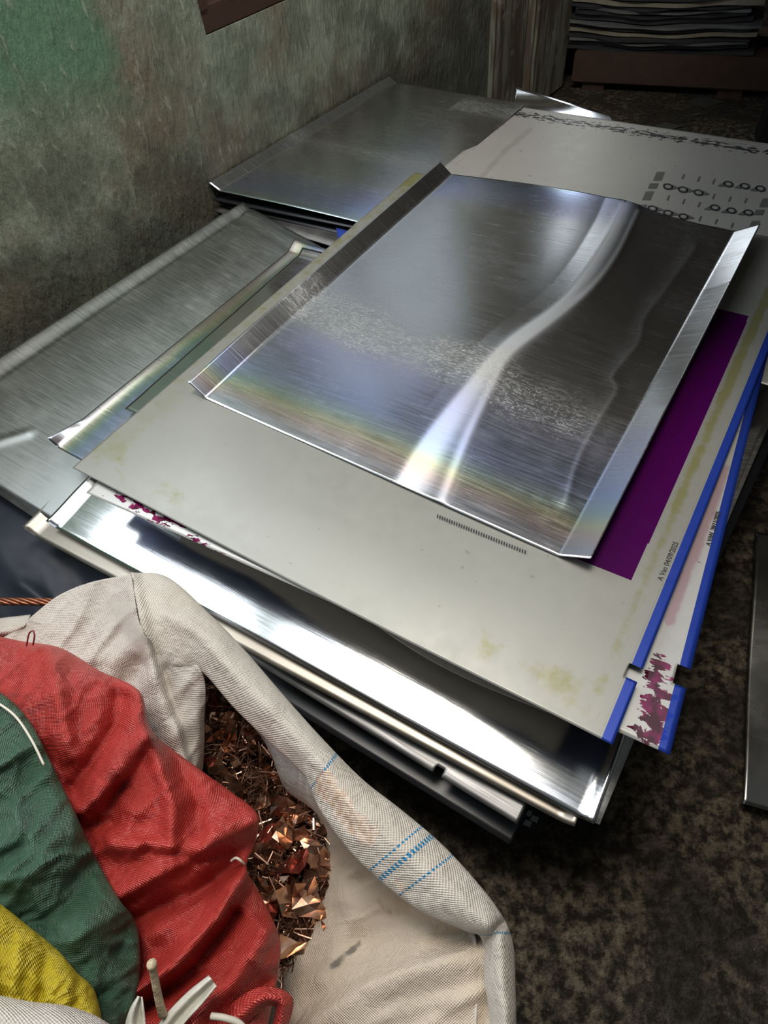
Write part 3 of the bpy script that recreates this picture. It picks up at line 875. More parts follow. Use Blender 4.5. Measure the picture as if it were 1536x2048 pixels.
# plates between the magenta one and the mirror sheet: set back, their edges show as stripes in the mirror
for k, (zz, back, lab) in enumerate(((0.376, 0.012, 'pale plate edge right under the magenta-splashed plate'), (0.362, 0.030, 'second pale plate edge below the magenta-splashed plate'), (0.348, 0.016, 'third pale plate edge, just above the brilliant mirror sheet'))):
    ey_ = (D_ - A_) / np.linalg.norm(D_ - A_); ex_ = (B_ - A_) / np.linalg.norm(B_ - A_)
    q0 = A_ + ex_ * 0.16 + ey_ * (back + 0.02); q1 = B_ - ex_ * 0.045 + ey_ * back
    q = [q0, q1, q1 + ey_ * 1.1, q0 + ey_ * 1.1]
    for p in q: p[2] = zz
    s = Sheet(q, 80, 20, xyz=True)
    o = s.build('printing_plate', plain('tan_plate', (0.40, 0.36, 0.29), 0.5, 0.1, bump=0), dz=lambda a, b, U, V: 0.0015 * np.sin(a * 14 + k * 2), th=0.005,
                offset=lambda a, b, U, V: np.stack([ey_[0] * 0.012 * np.sin(a * 9 + k * 2.2), ey_[1] * 0.012 * np.sin(a * 9 + k * 2.2), 0 * a], -1))
    tag(o, lab, 'printing plate')

M_EDGE = metal('rough_edge_aluminium', 0.48, (0.74, 0.74, 0.72), grime=0.3)
# sheets seen edge-on at the right of the stack
for k, (q, r, z, mat, lab) in enumerate((
        ((1196, 1652), (1262, 1490), 0.250, M_EDGE, 'bright sheet edge right of the brilliant mirror sheet corner'),
        ((1215, 1600), (1275, 1460), 0.228, M_EDGE, 'second bright sheet edge, lower at the right front corner'),
        ((1235, 1560), (1290, 1440), 0.205, M_BLK, 'black sheet edge low at the right front corner'))):
    b0 = W(*q, z); d = W(*r, z) - b0; d = d / np.linalg.norm(d); e = A_ - B_; e = e / np.linalg.norm(e)
    s = Sheet([b0 + e * 0.85, b0, b0 + d * 0.95, b0 + e * 0.85 + d * 0.95], 40, 40, xyz=True)
    o = s.build('aluminium_sheet' if mat is not M_BLK else 'lacquered_sheet', mat,
                dz=lambda a, b, U, V: 0.010 * np.clip((a - .985) / .015, 0, 1), th=0.0015)
    tag(o, lab, 'metal sheet' if mat is not M_BLK else 'sheet')

# the body of the stack lower down: sheets lying on a timber pallet
rnd = random.Random(4)
c0 = (P1.at(0.52, 0.52)); ex = (B_ - A_) / np.linalg.norm(B_ - A_); ey = (D_ - A_) / np.linalg.norm(D_ - A_)
for k in range(9):
    z = 0.095 + 0.0165 * k
    a = rnd.uniform(-0.04, 0.04); ca, sa = math.cos(a), math.sin(a)
    X = (ex * ca + ey * sa) * (w1 * 0.42 + rnd.uniform(-.02, .01)); Y = (ey * ca - ex * sa) * (h1 * 0.42 + rnd.uniform(-.02, .01))
    c = c0 + ex * rnd.uniform(-.01, .01); c = np.array([c[0], c[1], z])
    s = Sheet([c - X - Y, c + X - Y, c + X + Y, c - X + Y], 8, 8, xyz=True)
    o = s.build('lacquered_sheet' if k % 3 == 0 else 'aluminium_sheet', M_BLK if k % 3 == 0 else M_F4, th=0.0155)
    tag(o, 'bundled grey and dark sheets deep in the stack under the front fan', 'metal sheet', 'bundled sheets deep in the stack')
pal = empty('pallet', (c0[0], c0[1], 0), 'timber pallet carrying the stack of plates', 'pallet')
for k in range(3):
    bm = bmesh.new(); q = c0 - ex * (w1 * .38) + ey * (h1 * .36) * (k - 1); q = np.array([q[0], q[1], 0.0])
    box_bm(bm, q - ey * 0.04, ex * (w1 * 0.76), ey * 0.08, (0, 0, 0.058)); from_bm('runner', bm, M_REDWOOD, pal, 0.003)
for k in range(5):
    bm = bmesh.new(); q = c0 - ey * (h1 * .38) + ex * (w1 * .17) * (k - 2); q = np.array([q[0], q[1], 0.058])
    box_bm(bm, q - ex * 0.045, ex * 0.09, ey * (h1 * 0.76), (0, 0, 0.021)); from_bm('deck_board', bm, M_REDWOOD, pal, 0.003)

# ------------------------------------------------------------------ small things by the front corner of the stack
M_LAB = plain('pale_blue_label', (0.42, 0.46, 0.50), 0.5, bump=0)
box_ = empty('carton', W(1056, 1640, 0.03), 'small dark carton with pale labels on the floor under the front corner', 'carton')
bm = bmesh.new(); q = W(1020, 1655, 0.0)
ux = W(1075, 1680, 0) - W(1020, 1655, 0); uy = W(1035, 1620, 0) - W(1020, 1655, 0)
box_bm(bm, q, ux, uy * 1.5, (0, 0, 0.10)); from_bm('body', bm, plain('dark_card', (0.03, 0.035, 0.04), 0.6), box_, 0.002)
for (u0, v0) in ((1047, 1628), (1060, 1640), (1046, 1649)):
    bm = bmesh.new()
    for x, y in ((0, 0), (14, 6), (18, -5), (5, -10)): bm.verts.new(W(u0 + x * 1.0, v0 + y, 0.1012))
    bm.faces.new(bm.verts[:]); from_bm('label', bm, M_LAB, box_)

# metal plate lying at the right edge
R1 = Sheet([(1484, 1608, 0.03), (1800, 1690, 0.03), (1800, 1100, 0.03), (1511, 1062, 0.03)], 40, 60)
o = R1.build('aluminium_sheet', metal('dark_mirror_aluminium', 0.24, (0.52, 0.51, 0.48), grime=0.3, streak=(1, 1, 1), scratch=0.05),
             dz=lambda a, b, U, V: 0.006 * np.sin(b * 9 + 1) * np.exp(-a * 4) + 0.012 * (1 - a) * 0, th=0.003)
tag(o, 'dark reflecting metal sheet on the floor at the right edge', 'metal sheet')

# scraps of card on the floor at the back
for (u, v, s_, lab) in ((1335, 252, 26, 'dark card scrap on the floor behind the flecked plate'), (1410, 203, 34, 'wide dark paper scrap on the floor near the timber beam')):
    bm = bmesh.new()
    vs = [bm.verts.new(W(u + x * s_, v + y * s_, 0.004)) for x, y in ((-1, 0), (0.1, 0.35), (1.1, 0.0), (-0.2, -0.3))]
    bm.faces.new(vs); o = from_bm('card_scrap', bm, plain('grey_card', (0.05, 0.05, 0.045), 0.7)); solid(o, 0.003); tag(o, lab, 'card')
bm = bmesh.new(); box_bm(bm, W(1512, 296, 0.0), W(1570, 306, 0) - W(1512, 296, 0), (0.05, 0.12, 0), (0, 0, 0.16))
tag(from_bm('black_box', bm, plain('black_plastic', (0.008, 0.008, 0.008), 0.5), bevel=0.006), 'black box on the floor past the right end of the flecked plate', 'box')

# ------------------------------------------------------------------ pile on a timber beam at the back
PZ = 0.16
pl, pr = W(1130, 96, PZ), W(1498, 108, PZ)
dx = (pr - pl); Lp = np.linalg.norm(dx); dx = dx / Lp; dyv = np.array([-dx[1], dx[0], 0])
bm = bmesh.new(); box_bm(bm, pl + dx * 0.05 + np.array([0, 0, -0.127]) - dyv * 0.02, dx * (Lp + 0.5), dyv * 0.14, (0, 0, 0.12))
tag(from_bm('timber_beam', bm, plain('dark_red_timber', (0.060, 0.032, 0.020), 0.7, var=0.4, scale=20), bevel=0.006), 'dark brown timber beam carrying the pile of old sheets', 'timber')
bm = bmesh.new(); box_bm(bm, pl + dx * 0.05 + dyv * 0.24 + np.array([0, 0, -0.127]), dx * (Lp + 0.5), dyv * 0.14, (0, 0, 0.12))
tag(from_bm('timber_beam', bm, plain('dark_red_timber', (0.060, 0.032, 0.020), 0.7, var=0.4, scale=20), bevel=0.006), 'rear timber beam under the pile of old sheets', 'timber')
for q0 in (0.1, Lp * 0.9):
    for dd in (0.0, 0.26):
        bm = bmesh.new(); box_bm(bm, pl * [1, 1, 0] + dx * q0 + dyv * dd, dx * 0.1, dyv * 0.1, (0, 0, 0.034))
        tag(from_bm('timber_block', bm, M_REDWOOD), 'short timber block under the pile beams', 'timber', 'blocks under the beams')
M_PILE = [plain('grimy_sheet_dark', (0.05, 0.05, 0.055), 0.45, 0.3, 0.5, 16), plain('grimy_sheet_grey', (0.20, 0.20, 0.20), 0.4, 0.4, 0.4, 14),
          plain('grimy_sheet_tan', (0.26, 0.23, 0.17), 0.5, 0.0, 0.45, 18)]
rp = random.Random(9); zc = PZ
for k in range(22):
    n = 60; base_t = rp.uniform(0.012, 0.022)
    V, F = [], []
    inset = rp.uniform(-0.015, 0.02); l0, l1 = rp.uniform(-0.02, 0.03), Lp + rp.uniform(-0.06, 0.03); ph = rp.uniform(0, 6)
    for j in range(2):
        for i in range(n):
            s_ = i / (n - 1); sag = -0.016 * math.sin(math.pi * s_) + 0.002 * math.sin(s_ * 11)
            for zz in (0, 1):
                p = pl + dx * (l0 + (l1 - l0) * s_) + dyv * (inset + 0.009 * math.sin(s_ * 17 + ph) + 0.28 * j)
                V.append((p[0], p[1], zc + sag + zz * (base_t - 0.005 + 0.0025 * math.sin(s_ * 7 + ph * 2))))
    ix = lambda j, i, zz: (j * n + i) * 2 + zz
    for i in range(n - 1):
        F += [(ix(0, i, 0), ix(0, i + 1, 0), ix(0, i + 1, 1), ix(0, i, 1)), (ix(1, i + 1, 0), ix(1, i, 0), ix(1, i, 1), ix(1, i + 1, 1)),
              (ix(0, i, 1), ix(0, i + 1, 1), ix(1, i + 1, 1), ix(1, i, 1)), (ix(0, i + 1, 0), ix(0, i, 0), ix(1, i, 0), ix(1, i + 1, 0))]
    F += [(ix(0, 0, 0), ix(0, 0, 1), ix(1, 0, 1), ix(1, 0, 0)), (ix(0, n - 1, 1), ix(0, n - 1, 0), ix(1, n - 1, 0), ix(1, n - 1, 1))]
    o = link('flattened_sheet', mesh('flattened_sheet', V, F, False), M_PILE[(0, 0, 1, 0, 2, 0, 1)[k % 7]])
    tag(o, 'grimy flattened sheet in the sagging pile on the timber beam', 'sheet', 'old sheets piled on the beam')
    zc += base_t

# ------------------------------------------------------------------ sacks


def cloth(name, grids, mat, parent=None, th=0.0018):
    """grids: list of (rows, nu, nv, dz, attrs); one mesh. UV in metres."""
    V, F, UVs, AT, off = [], [], [], {}, 0
    for rows, nu, nv, dz, attrs in grids:
        G = surf(rows, nu, nv); U, Vv, Z = G[..., 0], G[..., 1], G[..., 2]
        if dz is not None: Z = Z + dz(U, Vv)
        d = FW + ((U - 768) / FPX)[..., None] * RT - ((Vv - 1024) / FPX)[..., None] * UP
        P = d * ((Z - HC) / d[..., 2])[..., None] + np.array([0, 0, HC])
        du = np.linalg.norm(np.diff(P, axis=1), axis=-1).mean(0); dv = np.linalg.norm(np.diff(P, axis=0), axis=-1).mean(1)
        su = np.concatenate([[0], np.cumsum(du)]); sv = np.concatenate([[0], np.cumsum(dv)])
        a, b = np.meshgrid(su, sv)
        V.append(P.reshape(-1, 3)); UVs.append(np.stack([a, b], -1).reshape(-1, 2)); F += grid_faces(nu, nv, off)
        for k in ('worn', 'smudge'): AT.setdefault(k, []).append((attrs[k](U, Vv) if attrs and k in attrs else 0 * U).ravel())
        off += nu * nv
    me = mesh(name, np.vstack(V), F); set_uv(me, np.vstack(UVs))
    for k, v in AT.items(): set_attr(me, k, np.concatenate(v))
    o = link(name, me, mat, parent); solid(o, th, 0)
    return o


def with_z(pts, z):
    z = z if hasattr(z, '__len__') else [z] * len(pts)
    return [(p[0], p[1], q) for p, q in zip(pts, z)]


def folds(spec, noise_amp=0.0, nscale=60, seed=1, cr=0.0, cs=70, ca=0.0, cst=2.5):
    def f(U, V):
        z = 0 * U
        for s in spec: z = z + ridge(U, V, *s)
        return z + noise_amp * fbm(U, V, nscale, seed, 3) + (cr * crease(U, V, cs, seed, ca, cst) if cr else 0)
    return f


def tube(name, pts, r, mat, parent=None, n=8, res=40, closed=False, taper=None):
    C = catmull(np.array(pts, float), res); V, F = [], []
    for i, p in enumerate(C):
        t = Vector(C[min(i + 1, res - 1)] - C[max(i - 1, 0)]).normalized()
        a = t.cross(Vector((0, 0, 1)))
        if a.length < 1e-3: a = Vector((1, 0, 0))
        a.normalize(); b = t.cross(a)
        rr = r if taper is None else r * taper(i / (res - 1))
        for k in range(n):
            q = Vector(p) + (a * math.cos(6.2832 * k / n) + b * math.sin(6.2832 * k / n)) * rr; V.append(q[:])
    for i in range(res - 1):
        for k in range(n):
            F.append((i * n + k, i * n + (k + 1) % n, (i + 1) * n + (k + 1) % n, (i + 1) * n + k))
    F += [tuple(range(n))[::-1], tuple((res - 1) * n + k for k in range(n))]
    return link(name, mesh(name, V, F), mat, parent)


# --- white sack
M_WHITE = woven('white_woven_sack', (0.67, 0.61, 0.545), 0.45, 0.28, 0.22)
M_CREAM = woven('white_woven_sack_inside', (0.68, 0.575, 0.45), 0.5, 0.18, 0.35, weave=820)
ws = empty('woven_sack', (-0.2, 0.2, 0.0), 'open white woven sack full of copper scrap in front of the plates', 'sack')
O_ = [(262, 1148), (335, 1158), (420, 1232), (490, 1305), (565, 1392), (642, 1478), (722, 1560), (800, 1622), (880, 1690), (950, 1765), (1000, 1830), (1023, 1885), (1028, 1960), (1028, 2100), (1005, 2330)]
H_ = [(292, 1300), (345, 1325), (402, 1337), (470, 1412), (545, 1485), (610, 1548), (645, 1620), (705, 1700), (780, 1770), (850, 1822), (930, 1858), (966, 1878), (972, 1960), (985, 2100), (950, 2330)]
MID = [((a[0] * .55 + b[0] * .45), (a[1] * .55 + b[1] * .45)) for a, b in zip(O_, H_)]
zo = [.452, .455, .46, .462, .465, .468, .47, .472, .474, .474, .472, .465, .465, .465, .455]
under = [(a[0] * .90 + b[0] * .10, a[1] * .90 + b[1] * .10) for a, b in zip(O_, H_)]


def band_worn(U, V):
    return np.clip(0.95 * np.exp(-(seg_dist(U, V, [(650, 1570), (690, 1620), (735, 1670)]) / 26) ** 2) + 0.55 * np.exp(-(seg_dist(U, V, [(790, 1760), (850, 1810)]) / 9) ** 2), 0, 1)


band_dz = folds([([(262, 1148), (290, 1270), (300, 1330)], 0.010, 14), ([(1000, 1850), (975, 1880), (960, 1960)], -0.012, 9),
                 ([(430, 1300), (540, 1420)], 0.004, 20), ([(330, 1230), (450, 1290)], 0.003, 12)], 0.006, 90, 3, 0.003, 60, 0.8, 3.0)
band_grid = ([with_z(under, [z - .035 for z in zo]), with_z(O_, [z - 0.006 for z in zo]), with_z(MID, [z + .012 for z in zo]), with_z(H_, [z - .012 for z in zo]),
              with_z([(p[0] + 4, p[1] - 3) for p in H_], [z - .028 for z in zo])], 220, 50, band_dz, {'worn': band_worn})
# where along the band the blue threads sit (metres of UV): found by building the surface once
Gt = surf(band_grid[0], 220, 50)
Pt = np.array([[W(*Gt[j, i]) for i in range(220)] for j in range(0, 50, 5)])
su_ = np.concatenate([[0], np.cumsum(np.linalg.norm(np.diff(Pt, axis=1), axis=-1).mean(0))])


def s_at(u, v):
    d = np.hypot(Gt[..., 0] - u, Gt[..., 1] - v); return su_[np.unravel_index(d.argmin(), d.shape)[1]]


st_ = []
for (u, v, hw) in ((650, 1522, .0016), (778, 1684, .0012), (800, 1704, .0026), (838, 1742, .0012), (985, 1860, .0012)):
    c = s_at(u, v); st_.append((c - hw, c + hw, (-1, 9)))
M_BAND = woven('white_sack_rim', (0.68, 0.62, 0.54), 0.45, 0.25, 0.22, stripes=st_)
cloth('folded_rim', [band_grid], M_BAND, ws)
# inside right panel
TI = [(625, 1555), (655, 1630), (715, 1705), (785, 1765), (855, 1815), (930, 1852), (972, 1872), (985, 1960), (990, 2100), (955, 2330)]
BI = [(600, 1575), (648, 1650), (664, 1715), (666, 1770), (648, 1825), (618, 1880), (592, 1930), (565, 1990), (545, 2110), (470, 2330)]
mi = [((a[0] * .5 + b[0] * .5), (a[1] * .5 + b[1] * .5)) for a, b in zip(TI, BI)]
bot2 = [(p[0] - 25, p[1] - 4) for p in BI]
cream_dz = folds([([(600, 2060), (752, 1964), (960, 1898)], 0.020, 18, 44), ([(680, 1760), (700, 1850), (640, 1960)], 0.006, 24),
                  ([(730, 1880), (820, 1830), (940, 1880)], -0.018, 46), ([(960, 1890), (975, 1980), (960, 2100)], -0.008, 14),
                  ([(640, 1700), (720, 1760)], -0.006, 30), ([(700, 2060), (840, 2010), (960, 1990)], 0.006, 20)], 0.010, 110, 8, 0.006, 90, -0.5, 3.0)
right_panel = ([with_z(TI, [.435, .435, .435, .435, .435, .437, .437, .437, .437, .43]), with_z(mi, [.385] * 2 + [.38] * 3 + [.385, .39, .40, .40, .39]), with_z(BI, .325), with_z(bot2, .29)], 150, 90, cream_dz, {'smudge': lambda U, V: np.clip(np.exp(-(seg_dist(U, V, [(668, 1932), (690, 1912), (722, 1888)]) / 9) ** 2) * 0.9 + 0.35 * blob(U, V, 770, 1830, 60, 50), 0, 1)})
# left wall of the sack (behind the red sack) up to the fold
LT = [(-40, 1300), (30, 1262), (70, 1228), (120, 1190), (185, 1164), (262, 1149)]
LM = [(-40, 1400), (60, 1330), (120, 1300), (180, 1270), (235, 1250), (292, 1272)]
LB = [(20, 1500), (120, 1440), (200, 1410), (250, 1400), (320, 1390), (400, 1338)]
LC = [(80, 1620), (180, 1580), (260, 1560), (310, 1560), (370, 1540), (408, 1450)]
LD = [(120, 1700), (220, 1660), (300, 1640), (340, 1640), (385, 1600), (405, 1535)]
left_dz = folds([([(265, 1150), (290, 1260), (305, 1340), (352, 1460), (372, 1540)], 0.020, 10, 30), ([(280, 1330), (225, 1400), (190, 1420)], -0.014, 18),
                 ([(285, 1270), (240, 1310), (120, 1330)], 0.005, 22), ([(400, 1338), (395, 1440), (400, 1540)], 0.004, 12),
                 ([(330, 1340), (345, 1430)], -0.008, 14)], 0.006, 80, 5, 0.006, 60, -0.9, 3.0)
left_panel = ([with_z(LT, [.44, .445, .45, .455, .455, .452]), with_z(LM, [.43, .44, .44, .445, .445, .445]), with_z(LB, [.40, .41, .41, .415, .42, .44]),
               with_z(LC, [.37, .37, .37, .37, .375, .38]), with_z(LD, [.33, .33, .33, .33, .33, .33])], 130, 110, left_dz, None)
cloth('inner_lining', [right_panel], M_CREAM, ws)
cloth('sack_wall', [left_panel], M_WHITE, ws)
# outer body down to the floor
ring = [W(u, v, z - .03) for (u, v), z in list(zip(LT, [.45] * 6)) + list(zip(O_[1:], zo[1:]))]
ring += [np.array(q) for q in ((-0.10, -0.22, .41), (-0.28, -0.24, .40), (-0.48, -0.14, .40), (-0.60, 0.06, .40), (-0.63, 0.28, .40))]
ring.append(ring[0])
cc = np.array([-0.26, 0.12, 0])
V, F = [], []
ring = catmull(np.array(ring), 120)
for j, (zf, pull, wob) in enumerate(((1.0, 0.035, 0), (0.8, 0.06, .004), (0.55, 0.05, .008), (0.25, 0.04, .008), (0.02, 0.07, .004))):
    for i, p in enumerate(ring):
        q = cc - p; q[2] = 0; q = q / np.linalg.norm(q); w_ = wob * math.sin(i * .7 + j)
        V.append((p[0] + q[0] * (pull + w_), p[1] + q[1] * (pull + w_), p[2] * zf + (0.004 if zf < .1 else 0)))
o = link('outer_wall', mesh('outer_wall', V, grid_faces(120, 5)), M_WHITE, ws); solid(o, .0018, 0)
F = []
# a small ear of the sack at the far left
cloth('sack_ear', [([with_z([(-30, 1240), (10, 1236), (62, 1230)], .44), with_z([(-30, 1262), (20, 1262), (50, 1252)], .452), with_z([(-30, 1285), (30, 1275), (48, 1256)], .43)], 30, 14, None, None)], M_WHITE, ws)

# --- copper scrap
mcu = N('copper_foil'); n = mcu.noise(mcu.co('Object'), 40, 3)
mcu.set(Base_Color=mcu.mix(mcu.ss(n, 0.4, 0.65), (0.46, 0.25, 0.155), (0.78, 0.50, 0.35)), Metallic=1.0, Roughness=0.28)
M_CU = mcu.m
M_CUR = plain('red_copper_foil', (0.22, 0.045, 0.03), 0.35, 0.8, bump=0.1)
M_CUD = plain('dark_copper', (0.10, 0.045, 0.028), 0.45, 0.7, bump=0.2)
HZ = 0.318
hp = [[(395, 1330), (470, 1410), (560, 1480), (650, 1560)], [(395, 1450), (500, 1500), (590, 1570), (690, 1650)], [(430, 1560), (520, 1620), (610, 1680), (700, 1730)],
      [(460, 1700), (540, 1740), (620, 1770), (700, 1800)], [(480, 1830), (540, 1850), (600, 1880), (680, 1900)], [(480, 1960), (540, 1990), (580, 2010), (640, 2030)], [(470, 2100), (530, 2110), (580, 2120), (640, 2130)]]
hz = [[.31] * 4, [.30, .305, .31, .30], [.30, .31, .315, .30], [.30, .315, .32, .30], [.30, .315, .315, .30], [.30, .31, .305, .30], [.30] * 4]
G = surf([[(*p, z) for p, z in zip(r, zz)] for r, zz in zip(hp, hz)], 70, 130)
Z = G[..., 2] - 0.012 + 0.022 * fbm(G[..., 0], G[..., 1], 26, 3, 3)
V = np.array([W(G[j, i, 0], G[j, i, 1], Z[j, i]) for j in range(130) for i in range(70)])
V_heap, F_heap = V, grid_faces(70, 130)
rc = random.Random(12)
IN = [(402, 1345), (470, 1415), (560, 1495), (620, 1560), (645, 1640), (664, 1720), (664, 1770), (640, 1835), (600, 1925), (566, 1985), (540, 1985), (545, 1890), (500, 1770), (505, 1640), (405, 1530)]


def inside(x, y, poly_=IN):
    c = False; n = len(poly_)
    for i in range(n):
        (x1, y1), (x2, y2) = poly_[i], poly_[i - 1]
        if (y1 > y) != (y2 > y) and x < (x2 - x1) * (y - y1) / (y2 - y1) + x1: c = not c
    return c


def spot():
    while True:
        x, y = rc.uniform(395, 670), rc.uniform(1340, 1990)
        if inside(x, y): return x, y


# shredded strands: beyond counting
SV, SF = list(V_heap), list(F_heap)
for k in range(900):
    x, y = spot(); z = HZ + rc.uniform(-0.008, 0.014)
    p = Vector(W(x, y, z)); a = rc.uniform(0, 6.283); d = Vector((math.cos(a), math.sin(a), rc.uniform(-0.5, 0.5))).normalized()
    L = rc.uniform(0.014, 0.045); wd = rc.uniform(0.0003, 0.0009)
    s = d.cross(Vector((rc.uniform(-1, 1), rc.uniform(-1, 1), 1))).normalized() * wd
    bend = Vector((rc.uniform(-1, 1), rc.uniform(-1, 1), rc.uniform(0, 1))) * L * 0.18
    b0 = len(SV)
    for t_ in (-1, 0, 1):
        c = p + d * L * 0.5 * t_ + (bend if t_ == 0 else Vector())
        SV += [(c + s)[:], (c - s)[:]]
    SF += [(b0, b0 + 1, b0 + 3, b0 + 2), (b0 + 2, b0 + 3, b0 + 5, b0 + 4)]
me = mesh('copper_shreds', SV, SF, False); o = link('copper_shreds', me, M_CUD); me.materials.append(M_CU)
mi_ = [0 if i < len(F_heap) else (0 if (i // 2) % 5 < 2 else 1) for i in range(len(SF))]
me.polygons.foreach_set('material_index', mi_)
tag(o, 'fine shredded copper filling the open white sack', 'copper scrap', kind='stuff')


def foil(u, v, z, L, wd, ang, seed, mat, crumple=0.5, lab=None):
    """a creased strip of foil with folded edges"""
    r = random.Random(seed); nx, ny = 6, 3
    c = Vector(W(u, v, z)); V = []
    ca, sa = math.cos(ang), math.sin(ang)
    tilt, roll_ = r.uniform(-0.5, 0.5), r.uniform(-0.9, 0.9)
    cr = [r.uniform(-1, 1) for _ in range(nx)]; kink = r.uniform(-0.6, 0.6)
    for j in range(ny):
        for i in range(nx):
            x = (i / (nx - 1) - .5) * L; y = (j / (ny - 1) - .5) * wd * (0.75 + 0.35 * math.sin(i * 1.3 + seed))
            zz = crumple * wd * (0.30 * cr[i] + 0.30 * (abs(j - 1) - .5) * (1 if i % 2 else -1) + 0.15 * r.uniform(-1, 1)) + abs(x) * kink * 0.5
            zz += y * roll_ + x * tilt; y2 = y * (1 - 0.2 * abs(roll_)) + x * 0.2 * math.sin(seed + i * .6)
            V.append((c.x + x * ca - y2 * sa, c.y + x * sa + y2 * ca, c.z + zz))
    o = link('copper_foil', mesh('copper_foil', V, grid_faces(nx, ny), False), mat); solid(o, 0.0003, 0)
    return tag(o, lab or 'crumpled copper foil scrap among the shreds in the white sack', 'copper foil', None if lab else 'copper foil scraps in the sack')


big_foils = [(460, 1560, .058, .026, -0.9, 'creased amber foil strip at the upper left of the copper heap', M_CU),
             (625, 1700, .062, .030, -0.9, 'tall bright folded copper foil beside the sack lining', M_CU),
             (585, 1730, .045, .028, 0.35, 'flat dark red copper foil in the middle of the heap', M_CUR),
             (517, 1790, .034, .028, 1.2, 'small square of shiny copper foil beside the red sack', M_CU),
             (590, 1800, .060, .034, 0.2, 'star-shaped crumpled copper foil in the lower heap', M_CU),
             (625, 1815, .050, .030, -0.8, 'pleated copper foil against the lower lining', M_CU),
             (585, 1895, .046, .022, -0.25, 'pale curved copper foil tongue near the bottom of the heap', M_CU),
             (580, 1650, .045, .024, 0.9, 'twisted copper foil just below the shaded shreds', M_CU),
             (535, 1690, .038, .016, 0.1, 'narrow olive-tinted foil by the frayed red edge', M_CU),
             (530, 1850, .040, .020, 1.4, 'dark creased foil next to the lower red lobe', M_CUR)]
for k, (u, v, L, wd, a, lab, mt) in enumerate(big_foils): foil(u, v, HZ + 0.018, L, wd, a, 40 + k * 7, mt, 0.55, lab)
for k in range(64):
    x, y = spot()
    foil(x, y, HZ + rc.uniform(0.0, 0.012), rc.uniform(.028, .062), rc.uniform(.008, .026), rc.uniform(0, 6.28), 300 + k, M_CU if rc.random() < .65 else (M_CUR if rc.random() < .45 else M_CUD), 0.5)

# --- red sack
M_RED = woven('red_woven_sack', (0.50, 0.045, 0.036), 0.30, 0.25, 0.18, (0.20, 0.02, 0.02), spec=0.6)
ER = [(-210, 1225), (-60, 1262), (40, 1284), (120, 1298), (200, 1345), (276, 1384), (304, 1465), (385, 1532), (455, 1583), (512, 1632), (505, 1690), (490, 1738), (522, 1800), (556, 1880), (552, 1950), (540, 2010), (520, 2120), (500, 2300)]
GR = [(-230, 1400), (-80, 1420), (-30, 1430), (15, 1440), (55, 1475), (85, 1520), (110, 1575), (135, 1630), (160, 1690), (188, 1745), (212, 1790), (232, 1830), (245, 1870), (250, 1920), (252, 1970), (250, 2020), (235, 2130), (215, 2310)]
mr1 = [(a[0] * .7 + b[0] * .3, a[1] * .7 + b[1] * .3) for a, b in zip(ER, GR)]
mr2 = [(a[0] * .35 + b[0] * .65, a[1] * .35 + b[1] * .65) for a, b in zip(ER, GR)]
ur = [(a[0] * .90 + b[0] * .10, a[1] * .90 + b[1] * .10) for a, b in zip(ER, GR)]
zr = [.37, .48, .48, .475, .47, .465, .455, .45, .445, .44, .44, .44, .435, .43, .43, .43, .43, .36]
red_dz = folds([
    ([(100, 1300), (120, 1400), (135, 1500)], 0.0135, 22), ([(280, 1385), (290, 1470), (225, 1560), (165, 1620)], 0.0297, 18, 34),
    ([(245, 1400), (205, 1500), (150, 1570)], -0.0216, 22), ([(300, 1480), (345, 1610), (340, 1690), (230, 1690)], 0.0216, 20),
    ([(240, 1570), (220, 1640), (180, 1660)], -0.0162, 22), ([(330, 1480), (390, 1590), (400, 1660)], -0.0108, 17),
    ([(512, 1640), (430, 1680), (330, 1740), (240, 1790)], 0.0243, 18, 34), ([(505, 1690), (400, 1720), (300, 1700)], -0.0081, 13),
    ([(470, 1730), (380, 1790), (250, 1850)], -0.0270, 22), ([(490, 1740), (440, 1830), (350, 1930), (260, 1990)], 0.0351, 17, 20),
    ([(470, 1830), (400, 1930), (300, 2010)], -0.0243, 20), ([(530, 1870), (470, 1960), (380, 2040)], 0.0189, 22),
    ([(550, 1950), (480, 2020)], -0.0135, 17), ([(60, 1350), (50, 1420)], -0.0081, 25)], 0.0135, 51, 6, 0.009, 95, -0.75, 2.2)
rs = empty('woven_sack', (-0.45, 0.15, 0.0), 'crumpled red woven sack between the green sack and the copper', 'sack')
cloth('sack_cloth', [([with_z(ur, [z - .07 for z in zr]), with_z(ER, [z - .01 for z in zr]), with_z(mr1, [z + .022 for z in zr]), with_z(mr2, [z + .035 for z in zr]), with_z(GR, [z + .02 for z in zr])], 300, 170, red_dz, None)], M_RED, rs)
# bunched hem loop at the bottom and loose threads
cloth('frayed_loop', [([with_z([(425, 2060), (450, 2020), (500, 1982), (545, 1975), (585, 2000), (570, 2070)], [.45, .455, .46, .46, .455, .44]),
                        with_z([(450, 2070), (480, 2030), (520, 2000), (545, 1995), (566, 2010), (552, 2075)], [.46, .465, .47, .47, .465, .45]),
                        with_z([(470, 2080), (495, 2045), (525, 2015), (545, 2010), (553, 2020), (540, 2080)], [.445, .45, .455, .455, .45, .44])], 80, 16, folds([], .004, 14, 2), None)], M_RED, rs)
MT = plain('dark_red_thread', (0.22, 0.015, 0.02), 0.6, bump=0)
tube('loose_thread', [W(53, 1292, .5), W(58, 1268, .512), W(66, 1262, .515), W(69, 1272, .512), W(66, 1290, .5)], 0.0010, MT, rs, 6, 40)
M_WTH = plain('pale_thread', (0.65, 0.6, 0.5), 0.6, bump=0)
tube('pale_knot', [W(462, 1722, .462), W(472, 1716, .468), W(482, 1722, .466), W(488, 1728, .458)], 0.0014, M_WTH, rs, 6, 20)

